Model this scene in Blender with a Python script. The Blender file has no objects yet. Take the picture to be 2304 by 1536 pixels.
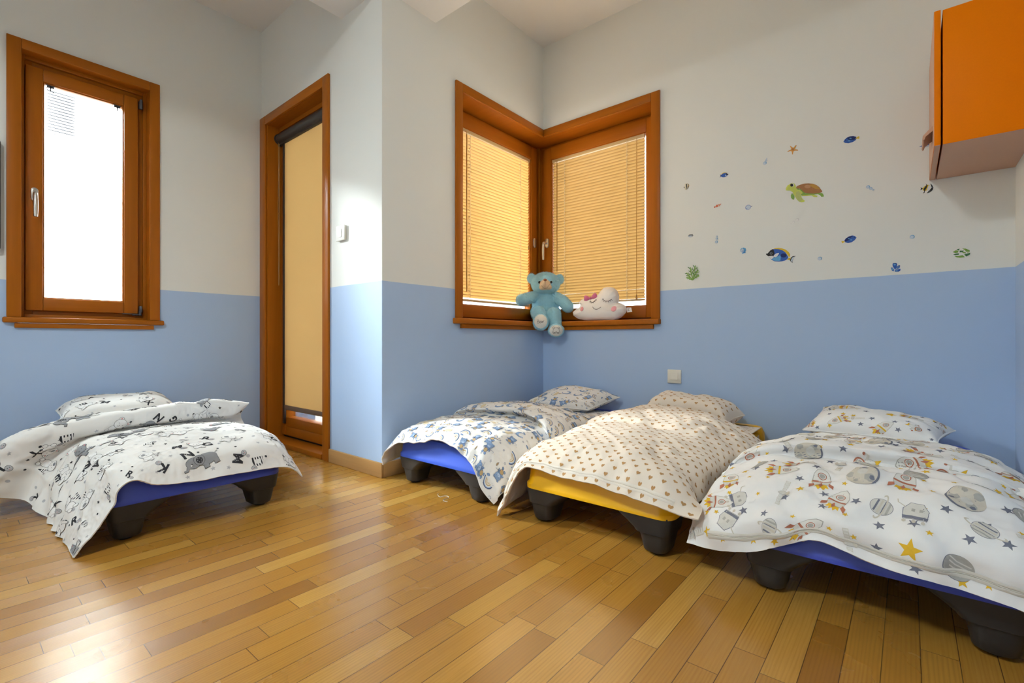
import bpy, bmesh, math, random
import numpy as np
from mathutils import Vector, Matrix

C = bpy.context.scene
COL = C.collection
PI = math.pi
R = math.radians

# ------------------------------------------------------------------ camera
cam_data = bpy.data.cameras.new('camera')
cam = bpy.data.objects.new('camera', cam_data)
COL.objects.link(cam)
cam.location = (0, 0, 0.70)
cam.rotation_euler = (R(90), 0, R(39.683))
cam_data.sensor_width = 36
cam_data.lens = 36 * 1073.656 / 2304
cam_data.shift_y = -3.2 / 2304
cam_data.clip_start = 0.02
C.camera = cam

# ------------------------------------------------------------------ exposure and light
C.view_settings.view_transform = 'Standard'
C.view_settings.look = 'None'
C.view_settings.exposure = 0.06
C.view_settings.gamma = 1
C.view_settings.use_curve_mapping = False
C.cycles.max_bounces = 14
C.cycles.diffuse_bounces = 8
C.cycles.transmission_bounces = 8
C.cycles.transparent_max_bounces = 12
C.cycles.sample_clamp_indirect = 6

world = bpy.data.worlds.new('sky')
C.world = world
world.use_nodes = True
wn = world.node_tree.nodes
wn['Background'].inputs[0].default_value = (0.93, 0.97, 1.0, 1)
wn['Background'].inputs[1].default_value = 9.0


def light(name, kind, loc, energy, color=(1, 1, 1), target=None, **kw):
    d = bpy.data.lights.new(name, kind)
    d.energy = energy
    d.color = color
    for k, v in kw.items():
        setattr(d, k, v)
    o = bpy.data.objects.new(name, d)
    o.location = loc
    if target is not None:
        o.rotation_euler = (Vector(target) - Vector(loc)).to_track_quat('-Z', 'Y').to_euler()
    COL.objects.link(o)
    return o


# sun on the houses across the street, behind the room
light('sun', 'SUN', (4, 1.0, 9), 105, (1, 0.97, 0.92), target=(-7, 0.5, 0), angle=R(0.6))
# ceiling lamp of the room, behind the photographer
light('ceiling_lamp', 'AREA', (-0.95, -1.0, 2.80), 64, (0.90, 1.0, 1.0), target=(-0.95, -1.0, 0), shape='DISK', size=0.55)
# bright sky gap above the street, shining in through the left window
light('left_window_daylight', 'AREA', (-7.6, -1.9, 4.4), 5600, (0.93, 0.98, 1), target=(-3.5, 0.54, 1.45), shape='RECTANGLE', size=2.4, size_y=1.6)

light('high_window_daylight', 'AREA', (-5.5, 0.15, 4.6), 2400, (0.90, 0.97, 1), target=(-3.5, 0.54, 1.4), shape='RECTANGLE', size=2.0, size_y=1.6)
# amber fill lamps added in front of the two blinds to brighten the alcove
light('left_blind_fill', 'AREA', (-2.040, 2.45, 1.62), 5, (1, 0.78, 0.50), target=(0, 2.45, 1.62), shape='RECTANGLE', size=0.6, size_y=0.9)
light('right_blind_fill', 'AREA', (-1.68, 2.823, 1.62), 5, (1, 0.78, 0.50), target=(-1.68, 0, 1.62), shape='RECTANGLE', size=0.6, size_y=0.9)
# cool fill lamp added at the windowless wall behind the photographer
light('front_wall_fill', 'AREA', (-1.6, -2.86, 1.15), 9, (0.88, 1.0, 1.06), target=(-1.6, 0, 1.15), shape='RECTANGLE', size=1.9, size_y=1.9)

# ------------------------------------------------------------------ room dimensions (metres)
XL, YD, XP, YA, XR = -3.471, 1.447, -2.061, 2.844, 0.342
XB, YB = -2.439, 1.805          # far sides of the wall stubs, as thick as the beams above
YF = -2.9
ZC, ZB = 2.844, 2.497
BLUE = 1.0027
DEV = {}

# ------------------------------------------------------------------ mesh building helpers


class MB:
    def __init__(self):
        self.v, self.f, self.m, self.sm = [], [], [], []

    def add(self, vs, fs, mi=0, smooth=False):
        b = len(self.v)
        self.v.extend([tuple(map(float, p)) for p in vs])
        for f in fs:
            self.f.append(tuple(b + int(i) for i in f))
            self.m.append(mi)
            self.sm.append(smooth)

    def bm(self, bm, mi=0, smooth=False):
        bm.verts.index_update()
        self.add([v.co[:] for v in bm.verts], [[v.index for v in f.verts] for f in bm.faces], mi, smooth)
        bm.free()

    def box(self, x0, x1, y0, y1, z0, z1, bevel=0.0, mi=0, seg=2):
        if x1 < x0: x0, x1 = x1, x0
        if y1 < y0: y0, y1 = y1, y0
        if z1 < z0: z0, z1 = z1, z0
        vs = [(x, y, z) for x in (x0, x1) for y in (y0, y1) for z in (z0, z1)]
        fs = [(0, 1, 3, 2), (4, 6, 7, 5), (0, 4, 5, 1), (2, 3, 7, 6), (0, 2, 6, 4), (1, 5, 7, 3)]
        if bevel <= 0:
            self.add(vs, fs, mi)
            return self
        bm = bmesh.new()
        bv = [bm.verts.new(p) for p in vs]
        for f in fs:
            bm.faces.new([bv[i] for i in f])
        bmesh.ops.bevel(bm, geom=list(bm.edges), offset=bevel, segments=seg, profile=0.5, affect='EDGES')
        bmesh.ops.recalc_face_normals(bm, faces=bm.faces)
        self.bm(bm, mi, True)
        return self

    def prism(self, poly, h, frame, mi=0):
        """poly: 2D outline, extruded by h along the frame's normal; frame = (origin, ex, ey)"""
        o, ex, ey = (Vector(a) for a in frame)
        n = ex.cross(ey).normalized()
        bot = [o + ex * x + ey * y for x, y in poly]
        top = [p + n * h for p in bot]
        k = len(poly)
        self.add(bot + top, [tuple(range(k - 1, -1, -1)), tuple(range(k, 2 * k))] +
                 [(i, (i + 1) % k, k + (i + 1) % k, k + i) for i in range(k)], mi)
        return self

    def loft(self, rings, cap=True, mi=0, smooth=True, closed=True):
        k = len(rings[0])
        vs = [p for r in rings for p in r]
        fs = []
        for a in range(len(rings) - 1):
            for i in range(k if closed else k - 1):
                j = (i + 1) % k
                fs.append((a * k + i, a * k + j, (a + 1) * k + j, (a + 1) * k + i))
        if cap:
            fs.append(tuple(range(k - 1, -1, -1)))
            fs.append(tuple((len(rings) - 1) * k + i for i in range(k)))
        self.add(vs, fs, mi, smooth)
        return self

    def tube(self, pts, r, n=8, mi=0, cap=True, flat=1.0, up=None):
        pts = [Vector(p) for p in pts]
        rr = r if hasattr(r, '__len__') else [r] * len(pts)
        rings = []
        prev = None
        for i, p in enumerate(pts):
            t = (pts[min(i + 1, len(pts) - 1)] - pts[max(i - 1, 0)])
            if t.length < 1e-9: t = Vector((0, 0, 1))
            t.normalize()
            if prev is None:
                a = Vector(up) if up is not None else (Vector((0, 0, 1)) if abs(t.z) < 0.9 else Vector((1, 0, 0)))
                a = (a - t * a.dot(t)).normalized()
            else:
                a = (prev - t * prev.dot(t))
                if a.length < 1e-6: a = t.orthogonal()
                a.normalize()
            prev = a
            b = t.cross(a)
            rings.append([p + (a * math.cos(2 * PI * k / n) * flat + b * math.sin(2 * PI * k / n)) * rr[i] for k in range(n)])
        return self.loft(rings, cap, mi, True)

    def ell(self, c, r, rot=None, nu=20, nv=12, mi=0):
        c = Vector(c)
        M = rot if rot is not None else Matrix.Identity(3)
        rings = []
        for a in range(1, nv):
            th = PI * a / nv
            rings.append([c + M @ Vector((r[0] * math.sin(th) * math.cos(2 * PI * k / nu), r[1] * math.sin(th) * math.sin(2 * PI * k / nu), -r[2] * math.cos(th))) for k in range(nu)])
        b = len(self.v)
        self.loft(rings, False, mi, True)
        t0 = c + M @ Vector((0, 0, -r[2])); t1 = c + M @ Vector((0, 0, r[2]))
        n = len(self.v)
        self.v += [tuple(t0), tuple(t1)]
        last = b + (nv - 2) * nu
        for k in range(nu):
            self.f.append((n, b + (k + 1) % nu, b + k)); self.m.append(mi); self.sm.append(True)
            self.f.append((n + 1, last + k, last + (k + 1) % nu)); self.m.append(mi); self.sm.append(True)
        return self

    def build(self, name, mats, parent=None, local=False, sharp=True):
        me = bpy.data.meshes.new(name)
        off = np.zeros(3)
        if parent is not None and not local:
            off = np.array(parent['_o'])
        v = np.array(self.v) - off
        me.from_pydata(v.tolist(), [], self.f)
        mats = mats if isinstance(mats, (list, tuple)) else [mats]
        for m in mats:
            me.materials.append(m)
        me.polygons.foreach_set('material_index', self.m)
        me.polygons.foreach_set('use_smooth', self.sm)
        me.update()
        if sharp: me.set_sharp_from_angle(angle=R(38))
        o = bpy.data.objects.new(name, me)
        COL.objects.link(o)
        if parent is not None:
            o.parent = parent
            o['_o'] = parent['_o']
        else:
            o['_o'] = (0.0, 0.0, 0.0)
        return o


def at_base(o, loc):
    """move a world-space mesh object's origin to loc"""
    loc = Vector(loc)
    o.data.transform(Matrix.Translation(-loc))
    o.location = loc
    o['_o'] = tuple(loc)
    return o


def tag(o, label=None, cat=None, group=None, kind=None):
    if label: o['label'] = label
    if cat: o['category'] = cat
    if group: o['group'] = group
    if kind: o['kind'] = kind
    return o


def thing(name, label, cat, loc=(0, 0, 0), rz=0.0, group=None):
    o = bpy.data.objects.new(name, None)
    o.empty_display_size = 0.05
    COL.objects.link(o)
    o.location = loc
    o.rotation_euler = (0, 0, rz)
    o['_o'] = tuple(float(a) for a in loc)
    return tag(o, label, cat, group)


def struct(name, loc=None):
    o = bpy.data.objects.new(name, None)
    COL.objects.link(o)
    o.location = loc or (0, 0, 0)
    o['_o'] = tuple(float(a) for a in (loc or (0, 0, 0)))
    return tag(o, kind='structure')


# ------------------------------------------------------------------ material helpers


class NT:
    def __init__(self, name):
        self.mat = bpy.data.materials.new(name)
        self.mat.use_nodes = True
        self.t = self.mat.node_tree
        self.bsdf = self.t.nodes['Principled BSDF']
        self.out = self.t.nodes['Material Output']

    def n(self, typ, **kw):
        nd = self.t.nodes.new(typ)
        for k, v in kw.items():
            if k == 'inp':
                for a, b in v.items():
                    self.set(nd.inputs[a], b)
            else:
                setattr(nd, k, v)
        return nd

    def set(self, sock, v):
        if hasattr(v, 'is_linked') or hasattr(v, 'links'):
            self.t.links.new(v, sock)
        elif isinstance(v, (tuple, list)) and len(v) == 3 and sock.type == 'RGBA':
            sock.default_value = (*v, 1)
        else:
            sock.default_value = v

    def math(self, op, a, b=None, c=None, clamp=False):
        nd = self.n('ShaderNodeMath', operation=op, use_clamp=clamp)
        self.set(nd.inputs[0], a)
        if b is not None: self.set(nd.inputs[1], b)
        if c is not None: self.set(nd.inputs[2], c)
        return nd.outputs[0]

    def mix(self, fac, a, b, blend='MIX'):
        nd = self.n('ShaderNodeMix', data_type='RGBA', blend_type=blend)
        self.set(nd.inputs[0], fac)
        self.set(nd.inputs[6], a)
        self.set(nd.inputs[7], b)
        return nd.outputs[2]

    def ramp(self, fac, stops):
        nd = self.n('ShaderNodeValToRGB')
        cr = nd.color_ramp
        while len(cr.elements) < len(stops): cr.elements.new(0.5)
        for e, (p, c) in zip(cr.elements, stops):
            e.position = p
            e.color = (*c, 1) if len(c) == 3 else c
        self.set(nd.inputs[0], fac)
        return nd.outputs[0]

    def coord(self, kind='Object', scale=(1, 1, 1), rot=(0, 0, 0)):
        tc = self.n('ShaderNodeTexCoord')
        mp = self.n('ShaderNodeMapping')
        self.set(mp.inputs[0], tc.outputs[kind])
        mp.inputs[3].default_value = scale
        mp.inputs[2].default_value = rot
        return mp.outputs[0]

    def noise(self, vec, scale, detail=3, rough=0.5, dist=0.0):
        nd = self.n('ShaderNodeTexNoise', inp={'Vector': vec, 'Scale': scale, 'Detail': detail, 'Roughness': rough, 'Distortion': dist})
        return nd.outputs['Fac']

    def bump(self, h, strength=0.2, dist=0.01):
        nd = self.n('ShaderNodeBump', inp={'Height': h, 'Strength': strength, 'Distance': dist})
        self.set(self.bsdf.inputs['Normal'], nd.outputs[0])

    def p(self, **kw):
        for k, v in kw.items():
            self.set(self.bsdf.inputs[k.replace('_', ' ')], v)
        return self


def plain(name, color, rough=0.5, var=0.08, scale=30, metallic=0.0, bump=0.0, spec=0.5, bscale=None, coat=0.0):
    t = NT(name)
    v = t.coord('Object')
    nz = t.noise(v, scale, 3)
    dark = tuple(c * (1 - var) for c in color)
    lite = tuple(min(1, c * (1 + var)) for c in color)
    t.p(Base_Color=t.mix(nz, dark, lite), Roughness=rough, Metallic=metallic)
    t.bsdf.inputs['Specular IOR Level'].default_value = spec
    if coat: t.bsdf.inputs['Coat Weight'].default_value = coat
    if bump:
        t.bump(t.noise(v, bscale or scale * 8, 2), bump, 0.002)
    return t.mat


def wood(name, color, axis='z', rough=0.33, contrast=0.25):
    t = NT(name)
    sc = {'x': (1.2, 26, 26), 'y': (26, 1.2, 26), 'z': (26, 26, 1.2)}[axis]
    v = t.coord('Object', sc)
    big = t.noise(v, 1.0, 4, 0.6, 0.6)
    sc2 = {'x': (6, 220, 220), 'y': (220, 6, 220), 'z': (220, 220, 6)}[axis]
    fine = t.noise(t.coord('Object', sc2), 1.0, 2, 0.5)
    d = tuple(c * (1 - contrast) for c in color)
    l = tuple(min(1, c * (1 + contrast * 0.8)) for c in color)
    col = t.mix(big, d, l)
    col = t.mix(t.math('MULTIPLY', fine, 0.25), col, tuple(c * 0.55 for c in color))
    t.p(Base_Color=col, Roughness=rough)
    t.bsdf.inputs['Specular IOR Level'].default_value = 0.16
    t.bump(fine, 0.06, 0.001)
    return t.mat


M = {}


def wall_paint(name, white=(0.742, 0.757, 0.735), blue=(0.395, 0.53, 0.76)):
    t = NT(name)
    g = t.n('ShaderNodeNewGeometry')
    sep = t.n('ShaderNodeSeparateXYZ', inp={0: g.outputs['Position']})
    wob = t.noise(g.outputs['Position'], 6.0, 2)
    z = t.math('ADD', sep.outputs[2], t.math('MULTIPLY', t.math('SUBTRACT', wob, 0.5), 0.004))
    fac = t.math('LESS_THAN', z, BLUE)
    dirt = t.noise(g.outputs['Position'], 3.0, 4, 0.6)
    w = t.mix(dirt, tuple(c * 0.985 for c in white), white)
    b = t.mix(dirt, tuple(c * 0.97 for c in blue), blue)
    t.p(Base_Color=t.mix(fac, w, b), Roughness=0.55)
    t.bsdf.inputs['Specular IOR Level'].default_value = 0.35
    h = t.math('ADD', t.noise(g.outputs['Position'], 170, 2), t.math('MULTIPLY', t.noise(g.outputs['Position'], 40, 2), 0.5))
    t.bump(h, 0.10, 0.002)
    return t.mat


M['wall'] = wall_paint('painted_wall')
M['ceiling'] = plain('ceiling_paint', (0.73, 0.72, 0.71), 0.7, 0.02, 4, bump=0.05)
WOODC = (0.37, 0.108, 0.006)
M['wood_z'] = wood('varnished_wood_upright', WOODC, 'z')
M['wood_x'] = wood('varnished_wood_across', WOODC, 'x')
M['wood_y'] = wood('varnished_wood_along', WOODC, 'y')
M['base_x'] = wood('oak_baseboard_across', (0.46, 0.26, 0.10), 'x', 0.4)
M['base_y'] = wood('oak_baseboard_along', (0.46, 0.26, 0.10), 'y', 0.4)
M['metal'] = plain('brushed_metal', (0.62, 0.60, 0.57), 0.28, 0.05, 60, metallic=1.0)
M['dark_metal'] = plain('dark_hinge_metal', (0.09, 0.09, 0.10), 0.4, 0.1, 60, metallic=0.6)
M['seal'] = plain('black_rubber', (0.012, 0.012, 0.012), 0.7)
M['white_plastic'] = plain('white_plastic', (0.78, 0.78, 0.76), 0.35, 0.02)
M['cream_plastic'] = plain('cream_plastic', (0.72, 0.70, 0.62), 0.4, 0.02)


def glass_mat():
    t = NT('window_glass')
    tr = t.n('ShaderNodeBsdfTransparent', inp={0: (0.96, 0.98, 0.97)})
    gl = t.n('ShaderNodeBsdfGlossy', inp={'Roughness': 0.02})
    fr = t.n('ShaderNodeFresnel', inp={'IOR': 1.45})
    nz = t.noise(t.coord('Object'), 3.0, 1)
    mx = t.n('ShaderNodeMixShader', inp={0: t.math('MULTIPLY', fr.outputs[0], t.math('ADD', 0.75, t.math('MULTIPLY', nz, 0.2))), 1: tr.outputs[0], 2: gl.outputs[0]})
    t.t.links.new(mx.outputs[0], t.out.inputs[0])
    return t.mat


M['glass'] = glass_mat()


def parquet():
    t = NT('oak_parquet')
    g = t.n('ShaderNodeNewGeometry')
    sep = t.n('ShaderNodeSeparateXYZ', inp={0: g.outputs['Position']})
    W = 0.0655
    x, y = sep.outputs[0], sep.outputs[1]
    xs = t.math('DIVIDE', t.math('ADD', x, 10.0), W)
    row = t.math('FLOOR', xs)
    fx = t.math('SUBTRACT', xs, row)
    wn1 = t.n('ShaderNodeTexWhiteNoise', noise_dimensions='1D', inp={'W': row})
    ln = t.math('ADD', 0.36, t.math('MULTIPLY', t.n('ShaderNodeTexWhiteNoise', noise_dimensions='1D', inp={'W': t.math('ADD', row, 77.3)}).outputs[0], 0.16))
    ys = t.math('DIVIDE', t.math('ADD', t.math('ADD', y, 10.0), t.math('MULTIPLY', wn1.outputs[0], 3.0)), ln)
    ip = t.math('FLOOR', ys)
    fy = t.math('SUBTRACT', ys, ip)
    pid = t.n('ShaderNodeCombineXYZ', inp={0: row, 1: ip, 2: 0.0})
    rnd = t.n('ShaderNodeTexWhiteNoise', noise_dimensions='3D', inp={'Vector': pid.outputs[0]})
    rc = t.n('ShaderNodeSeparateColor', inp={0: rnd.outputs['Color']})
    r1, r2, r3 = rc.outputs[0], rc.outputs[1], rc.outputs[2]
    # grain in plank coordinates, shifted per plank
    gv = t.n('ShaderNodeCombineXYZ', inp={0: t.math('ADD', t.math('MULTIPLY', x, 30.0), t.math('MULTIPLY', r2, 91.0)),
                                          1: t.math('ADD', t.math('MULTIPLY', y, 2.2), t.math('MULTIPLY', r3, 57.0)), 2: t.math('MULTIPLY', r1, 40.0)})
    g1 = t.noise(gv.outputs[0], 1.0, 4, 0.6, 1.6)
    wv = t.n('ShaderNodeTexWave', wave_type='BANDS', bands_direction='X', inp={'Vector': gv.outputs[0], 'Scale': 1.3, 'Distortion': 7.0, 'Detail': 2.0, 'Detail Scale': 0.7})
    gf = t.n('ShaderNodeCombineXYZ', inp={0: t.math('ADD', t.math('MULTIPLY', x, 420.0), t.math('MULTIPLY', r2, 91.0)), 1: t.math('MULTIPLY', y, 9.0), 2: t.math('MULTIPLY', r1, 40.0)})
    g2 = t.noise(gf.outputs[0], 1.0, 2, 0.55)
    tone = t.ramp(r1, [(0.0, (0.25, 0.105, 0.012)), (0.12, (0.39, 0.180, 0.026)), (0.40, (0.475, 0.235, 0.036)), (0.8, (0.54, 0.285, 0.050)), (1.0, (0.65, 0.385, 0.090))])
    col = t.mix(t.math('MULTIPLY', g1, 0.55), tone, (0.34, 0.15, 0.022))
    col = t.mix(t.math('MULTIPLY', t.math('POWER', wv.outputs['Fac'], 2.0), t.math('ADD', 0.08, t.math('MULTIPLY', r3, 0.32))), col, (0.22, 0.088, 0.014))
    col = t.mix(t.math('MULTIPLY', t.math('SUBTRACT', 1.0, g2), 0.42), col, (0.22, 0.09, 0.014))
    # seams
    ex = t.math('MINIMUM', fx, t.math('SUBTRACT', 1.0, fx))
    ey = t.math('MINIMUM', fy, t.math('SUBTRACT', 1.0, fy))
    sx = t.math('LESS_THAN', ex, 0.014)
    sy = t.math('LESS_THAN', t.math('MULTIPLY', ey, ln), 0.0008)
    seam = t.math('MAXIMUM', sx, sy)
    col = t.mix(t.math('MULTIPLY', seam, 0.85), col, (0.06, 0.025, 0.008))
    t.p(Base_Color=col)
    scuff = t.noise(g.outputs['Position'], 5.0, 3, 0.55)
    t.set(t.bsdf.inputs['Roughness'], t.math('ADD', 0.18, t.math('ADD', t.math('MULTIPLY', scuff, 0.10), t.math('MULTIPLY', r3, 0.06))))
    t.bsdf.inputs['Specular IOR Level'].default_value = 0.55
    # slightly cupped planks + seams + lacquer waviness
    cup = t.math('MULTIPLY', t.math('POWER', t.math('ABSOLUTE', t.math('SUBTRACT', fx, 0.5)), 2.0), 1.0)
    tilt = t.math('MULTIPLY', t.math('SUBTRACT', r2, 0.5), t.math('MULTIPLY', fx, 0.35))
    hh = t.math('ADD', t.math('ADD', t.math('MULTIPLY', cup, 0.8), tilt), t.math('MULTIPLY', t.noise(g.outputs['Position'], 14.0, 2, 0.5), 0.25))
    hh = t.math('SUBTRACT', hh, t.math('MULTIPLY', seam, 0.6))
    hh = t.math('ADD', hh, t.math('MULTIPLY', g2, 0.10))
    t.bump(hh, 0.25, 0.0035)
    return t.mat


M['floor'] = parquet()
# ================================================================== the room shell
struct_box = []
mb = MB(); mb.box(XL - 0.18, XR + 0.3, YF - 0.3, YA + 0.36, -0.12, 0)
tag(mb.build('floor', M['floor']), kind='structure')
mb = MB()
mb.box(XL - 0.18, XR + 0.3, YF - 0.3, YA + 0.36, ZC, ZC + 0.15)
mb.box(XB, XP, YF, YB, ZB, ZC + 0.01)           # beam along the room
mb.box(XP, XR, YD, YB, ZB, ZC + 0.01)           # beam across the room
tag(mb.build('ceiling', M['ceiling']), kind='structure')

ZS = 0.80                                       # rough sill height
ZT = 2.195                                      # rough head height


def wall(name, boxes):
    m = MB()
    for b in boxes: m.box(*b)
    return tag(m.build(name, M['wall']), kind='structure')


wall('wall_left', [(XL - 0.18, XL, YF - 0.3, 0.262, 0, ZC), (XL - 0.18, XL, 0.818, YD, 0, ZC),
                   (XL - 0.18, XL, 0.262, 0.818, 0, ZS - 0.02), (XL - 0.18, XL, 0.262, 0.818, ZT, ZC)])
wall('wall_middle', [(XL - 0.18, -3.405, YD, YB, 0, ZC), (-2.610, XP, YD, YB, 0, ZC), (-3.405, -2.610, YD, YB, ZT, ZC)])
wall('wall_alcove', [(XB, XP, YB, 1.995, 0, ZC), (XB, XP, 1.995, YA + 0.36, 0, ZS), (XB, XP, 1.995, YA + 0.36, ZT, ZC)])
wall('wall_back', [(-1.212, XR + 0.3, YA, YA + 0.36, 0, ZC), (XP, -1.212, YA, YA + 0.36, 0, ZS), (XP, -1.212, YA, YA + 0.36, ZT, ZC)])
wall('wall_right', [(XR, XR + 0.3, YF - 0.3, YA, 0, ZC)])
wall('wall_front', [(XL, XR, YF - 0.3, YF, 0, ZC)])


def baseboard(name, x0, x1, y0, y1, m):
    b = MB(); b.box(x0, x1, y0, y1, 0, 0.076, 0.004)
    return tag(b.build(name, M[m]), kind='structure')


baseboard('baseboard_left', XL, XL + 0.013, YF, YD - 0.015, 'base_y')
baseboard('baseboard_middle', -2.560, XP + 0.013, YD - 0.013, YD, 'base_x')
baseboard('baseboard_alcove', XP, XP + 0.013, YD, YA, 'base_y')
baseboard('baseboard_back', XP + 0.013, XR, YA - 0.013, YA, 'base_x')
baseboard('baseboard_right', XR - 0.013, XR, YF, YA - 0.013, 'base_y')
baseboard('baseboard_front', XL + 0.013, XR - 0.013, YF, YF + 0.013, 'base_x')


# ------------------------------------------------------------------ window frames: a frame is four rails with mitred look
def rails(mb_z, mb_h, axis, a0, a1, z0, z1, p0, p1, w, bevel=0.003, wt=None, wb=None, wl=None, wr=None):
    """axis 'y': frame in a plane of constant x (p0..p1 = x range); axis 'x': plane of constant y"""
    wt = w if wt is None else wt; wb = w if wb is None else wb
    wl = w if wl is None else wl; wr = w if wr is None else wr

    def bx(m, a, b, c, d):
        if axis == 'y': m.box(p0, p1, a, b, c, d, bevel)
        else: m.box(a, b, p0, p1, c, d, bevel)
    if wl: bx(mb_z, a0, a0 + wl, z0, z1)
    if wr: bx(mb_z, a1 - wr, a1, z0, z1)
    if wt: bx(mb_h, a0 + wl, a1 - wr, z1 - wt, z1)
    if wb: bx(mb_h, a0 + wl, a1 - wr, z0, z0 + wb)


def merge(a, b):
    """two builders into one mesh with two material slots"""
    m = MB()
    m.add(a.v, a.f, 0, True); m.sm = list(a.sm)
    n = len(m.v)
    m.v += b.v
    m.f += [tuple(i + n for i in f) for f in b.f]
    m.m += [1] * len(b.f)
    m.sm += b.sm
    return m


def frame_part(name, parent, hmat, *args, **kw):
    a, b = MB(), MB()
    rails(a, b, *args, **kw)
    return merge(a, b).build(name, [M['wood_z'], M[hmat]], parent)


def handle(parent, base, outward, side, down=0.125):
    """window handle: oval rosette, neck, and a bar hanging down; outward = unit normal into the room, side = lean"""
    o, s = Vector(outward), Vector(side)
    b = Vector(base)
    m = MB()
    ring = []
    for h, k in ((0, 1.0), (0.008, 1.0), (0.0105, 0.86)):
        pts = []
        for i in range(28):
            a = 2 * PI * i / 28
            ca, sa = math.cos(a), math.sin(a)
            x = 0.0145 * ca * k
            z = (0.0145 * sa + (0.021 if sa >= 0 else -0.021)) * k
            pts.append(b + s * x + Vector((0, 0, z)) + o * h)
        ring.append(pts)
    m.loft(ring, True)
    rose = m.build('rosette', M['metal'], parent)
    m = MB()
    p = [b + o * 0.008, b + o * 0.035, b + o * 0.047 + Vector((0, 0, -0.004)), b + o * 0.052 + Vector((0, 0, -0.018)),
         b + o * 0.053 + Vector((0, 0, -0.06)), b + o * 0.053 + Vector((0, 0, -0.095)), b + o * 0.051 + Vector((0, 0, -down + 0.003)), b + o * 0.051 + Vector((0, 0, -down))]
    m.tube(p, [0.0085, 0.0085, 0.0095, 0.0095, 0.0105, 0.0098, 0.0085, 0.004], 14, up=s)
    return m.build('window_handle', M['metal'], parent)


def sill(parent, boards, apron, name='window_sill'):
    m = MB()
    for b in boards: m.box(*b, 0.007, 0, 3)
    s = m.build(name, M['wood_y'], parent)
    m = MB()
    for b in apron: m.box(*b, 0.003)
    m.build('sill_apron', M['wood_y'], s)
    return s


# ------------------------------------------------------------------ window_1: left wall
w1 = struct('window_1', (XL, 0.54, 0.8))
frame_part('casing', w1, 'wood_y', 'y', 0.221, 0.856, 0.817, 2.231, XL, XL + 0.014, 0.052, 0.003, wb=0, wl=0.053, wr=0.050)
a, b = MB(), MB()
rails(a, b, 'y', 0.262, 0.818, 0.800, 2.195, XL - 0.10, XL, 0.012, 0.0)
rails(a, b, 'y', 0.268, 0.812, 0.812, 2.186, XL - 0.130, XL - 0.062, 0.022, 0.002)
rails(a, b, 'y', 0.268, 0.812, 0.812, 2.186, XL - 0.130, XL - 0.082, 0.055, 0.002)
merge(a, b).build('window_frame', [M['wood_z'], M['wood_y']], w1)
s1 = frame_part('sash', w1, 'wood_y', 'y', 0.293, 0.764, 0.856, 2.134, XL - 0.118, XL - 0.052, 0.066, 0.004, wl=0.066, wr=0.066)
a, b = MB(), MB()
rails(a, b, 'y', 0.355, 0.702, 0.918, 2.072, XL - 0.105, XL - 0.062, 0.010, 0.001)
merge(a, b).build('glazing_bead', [M['wood_z'], M['wood_y']], s1)
m = MB(); m.box(XL - 0.093, XL - 0.088, 0.358, 0.699, 0.920, 2.070); m.build('window_pane', M['glass'], s1)
handle(s1, (XL - 0.052, 0.326, 1.462), (1, 0, 0), (0, 1, 0))
m = MB(); m.box(XL - 0.062, XL - 0.038, 0.768, 0.782, 0.862, 0.902, 0.003); m.tube([(XL - 0.042, 0.772, 0.848), (XL - 0.042, 0.772, 0.865)], 0.007, 12); m.tube([(XL - 0.045, 0.735, 0.850), (XL - 0.045, 0.780, 0.850)], 0.006, 12)
m.box(XL - 0.055, XL - 0.050, 0.690, 0.770, 0.851, 0.856, 0.001)
m.box(XL - 0.056, XL - 0.044, 0.766, 0.776, 0.846, 0.870, 0.001)
m.build('hinge', M['dark_metal'], w1)
m = MB(); m.box(XL - 0.062, XL - 0.034, 0.767, 0.784, 2.075, 2.122, 0.003); m.tube([(XL - 0.036, 0.7755, 2.07), (XL - 0.036, 0.7755, 2.126)], 0.007, 12)
m.build('hinge', M['dark_metal'], w1)
sill(w1, [(XL - 0.05, XL + 0.028, 0.207, 0.875, 0.788, 0.8165)], [(XL, XL + 0.016, 0.249, 0.826, 0.762, 0.787)])
for yy in (0.388, 0.668):                       # clips left over from a blind
    m = MB()
    m.box(XL - 0.086, XL - 0.058, yy - 0.018, yy + 0.018, 2.058, 2.061, 0.0008)
    m.box(XL - 0.0605, XL - 0.058, yy - 0.014, yy + 0.014, 2.046, 2.060, 0.0008)
    m.tube([(XL - 0.059, yy - 0.014, 2.046), (XL - 0.059, yy - 0.012, 2.032), (XL - 0.059, yy + 0.016, 2.026), (XL - 0.059, yy + 0.014, 2.046)], 0.0022, 8)
    m.box(XL - 0.061, XL - 0.058, yy - 0.003, yy + 0.003, 2.030, 2.060, 0.0008)
    m.build('blind_clip', M['dark_metal'], s1)

# ------------------------------------------------------------------ window_2: corner window, two sashes meeting at the corner post
w2 = struct('window_2', (XP, YA, 0.8))
RC = 0.125                                       # depth of the recess
a, b, c = MB(), MB(), MB()
ct = 0.014
a.box(XP, XP + ct, 1.9545, 2.010, 0.831, 2.2363, 0.003)
a.box(-1.2285, -1.1722, YA - ct, YA, 0.831, 2.2363, 0.003)
b.box(XP, XP + ct, 2.010, YA - ct, 2.183, 2.2363, 0.003)
b.box(XP, XP + ct + 0.004, 2.008, YA - ct - 0.004, 2.180, 2.188, 0.002)
c.box(XP, -1.2285, YA - ct, YA, 2.183, 2.2363, 0.003)
c.box(XP + ct, -1.230, YA - ct - 0.004, YA, 2.180, 2.188, 0.002)
m = merge(a, b); n0 = len(m.v)
m.v += c.v; m.f += [tuple(i + n0 for i in f) for f in c.f]; m.m += [2] * len(c.f); m.sm += c.sm
m.build('casing', [M['wood_z'], M['wood_y'], M['wood_x']], w2)
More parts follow.
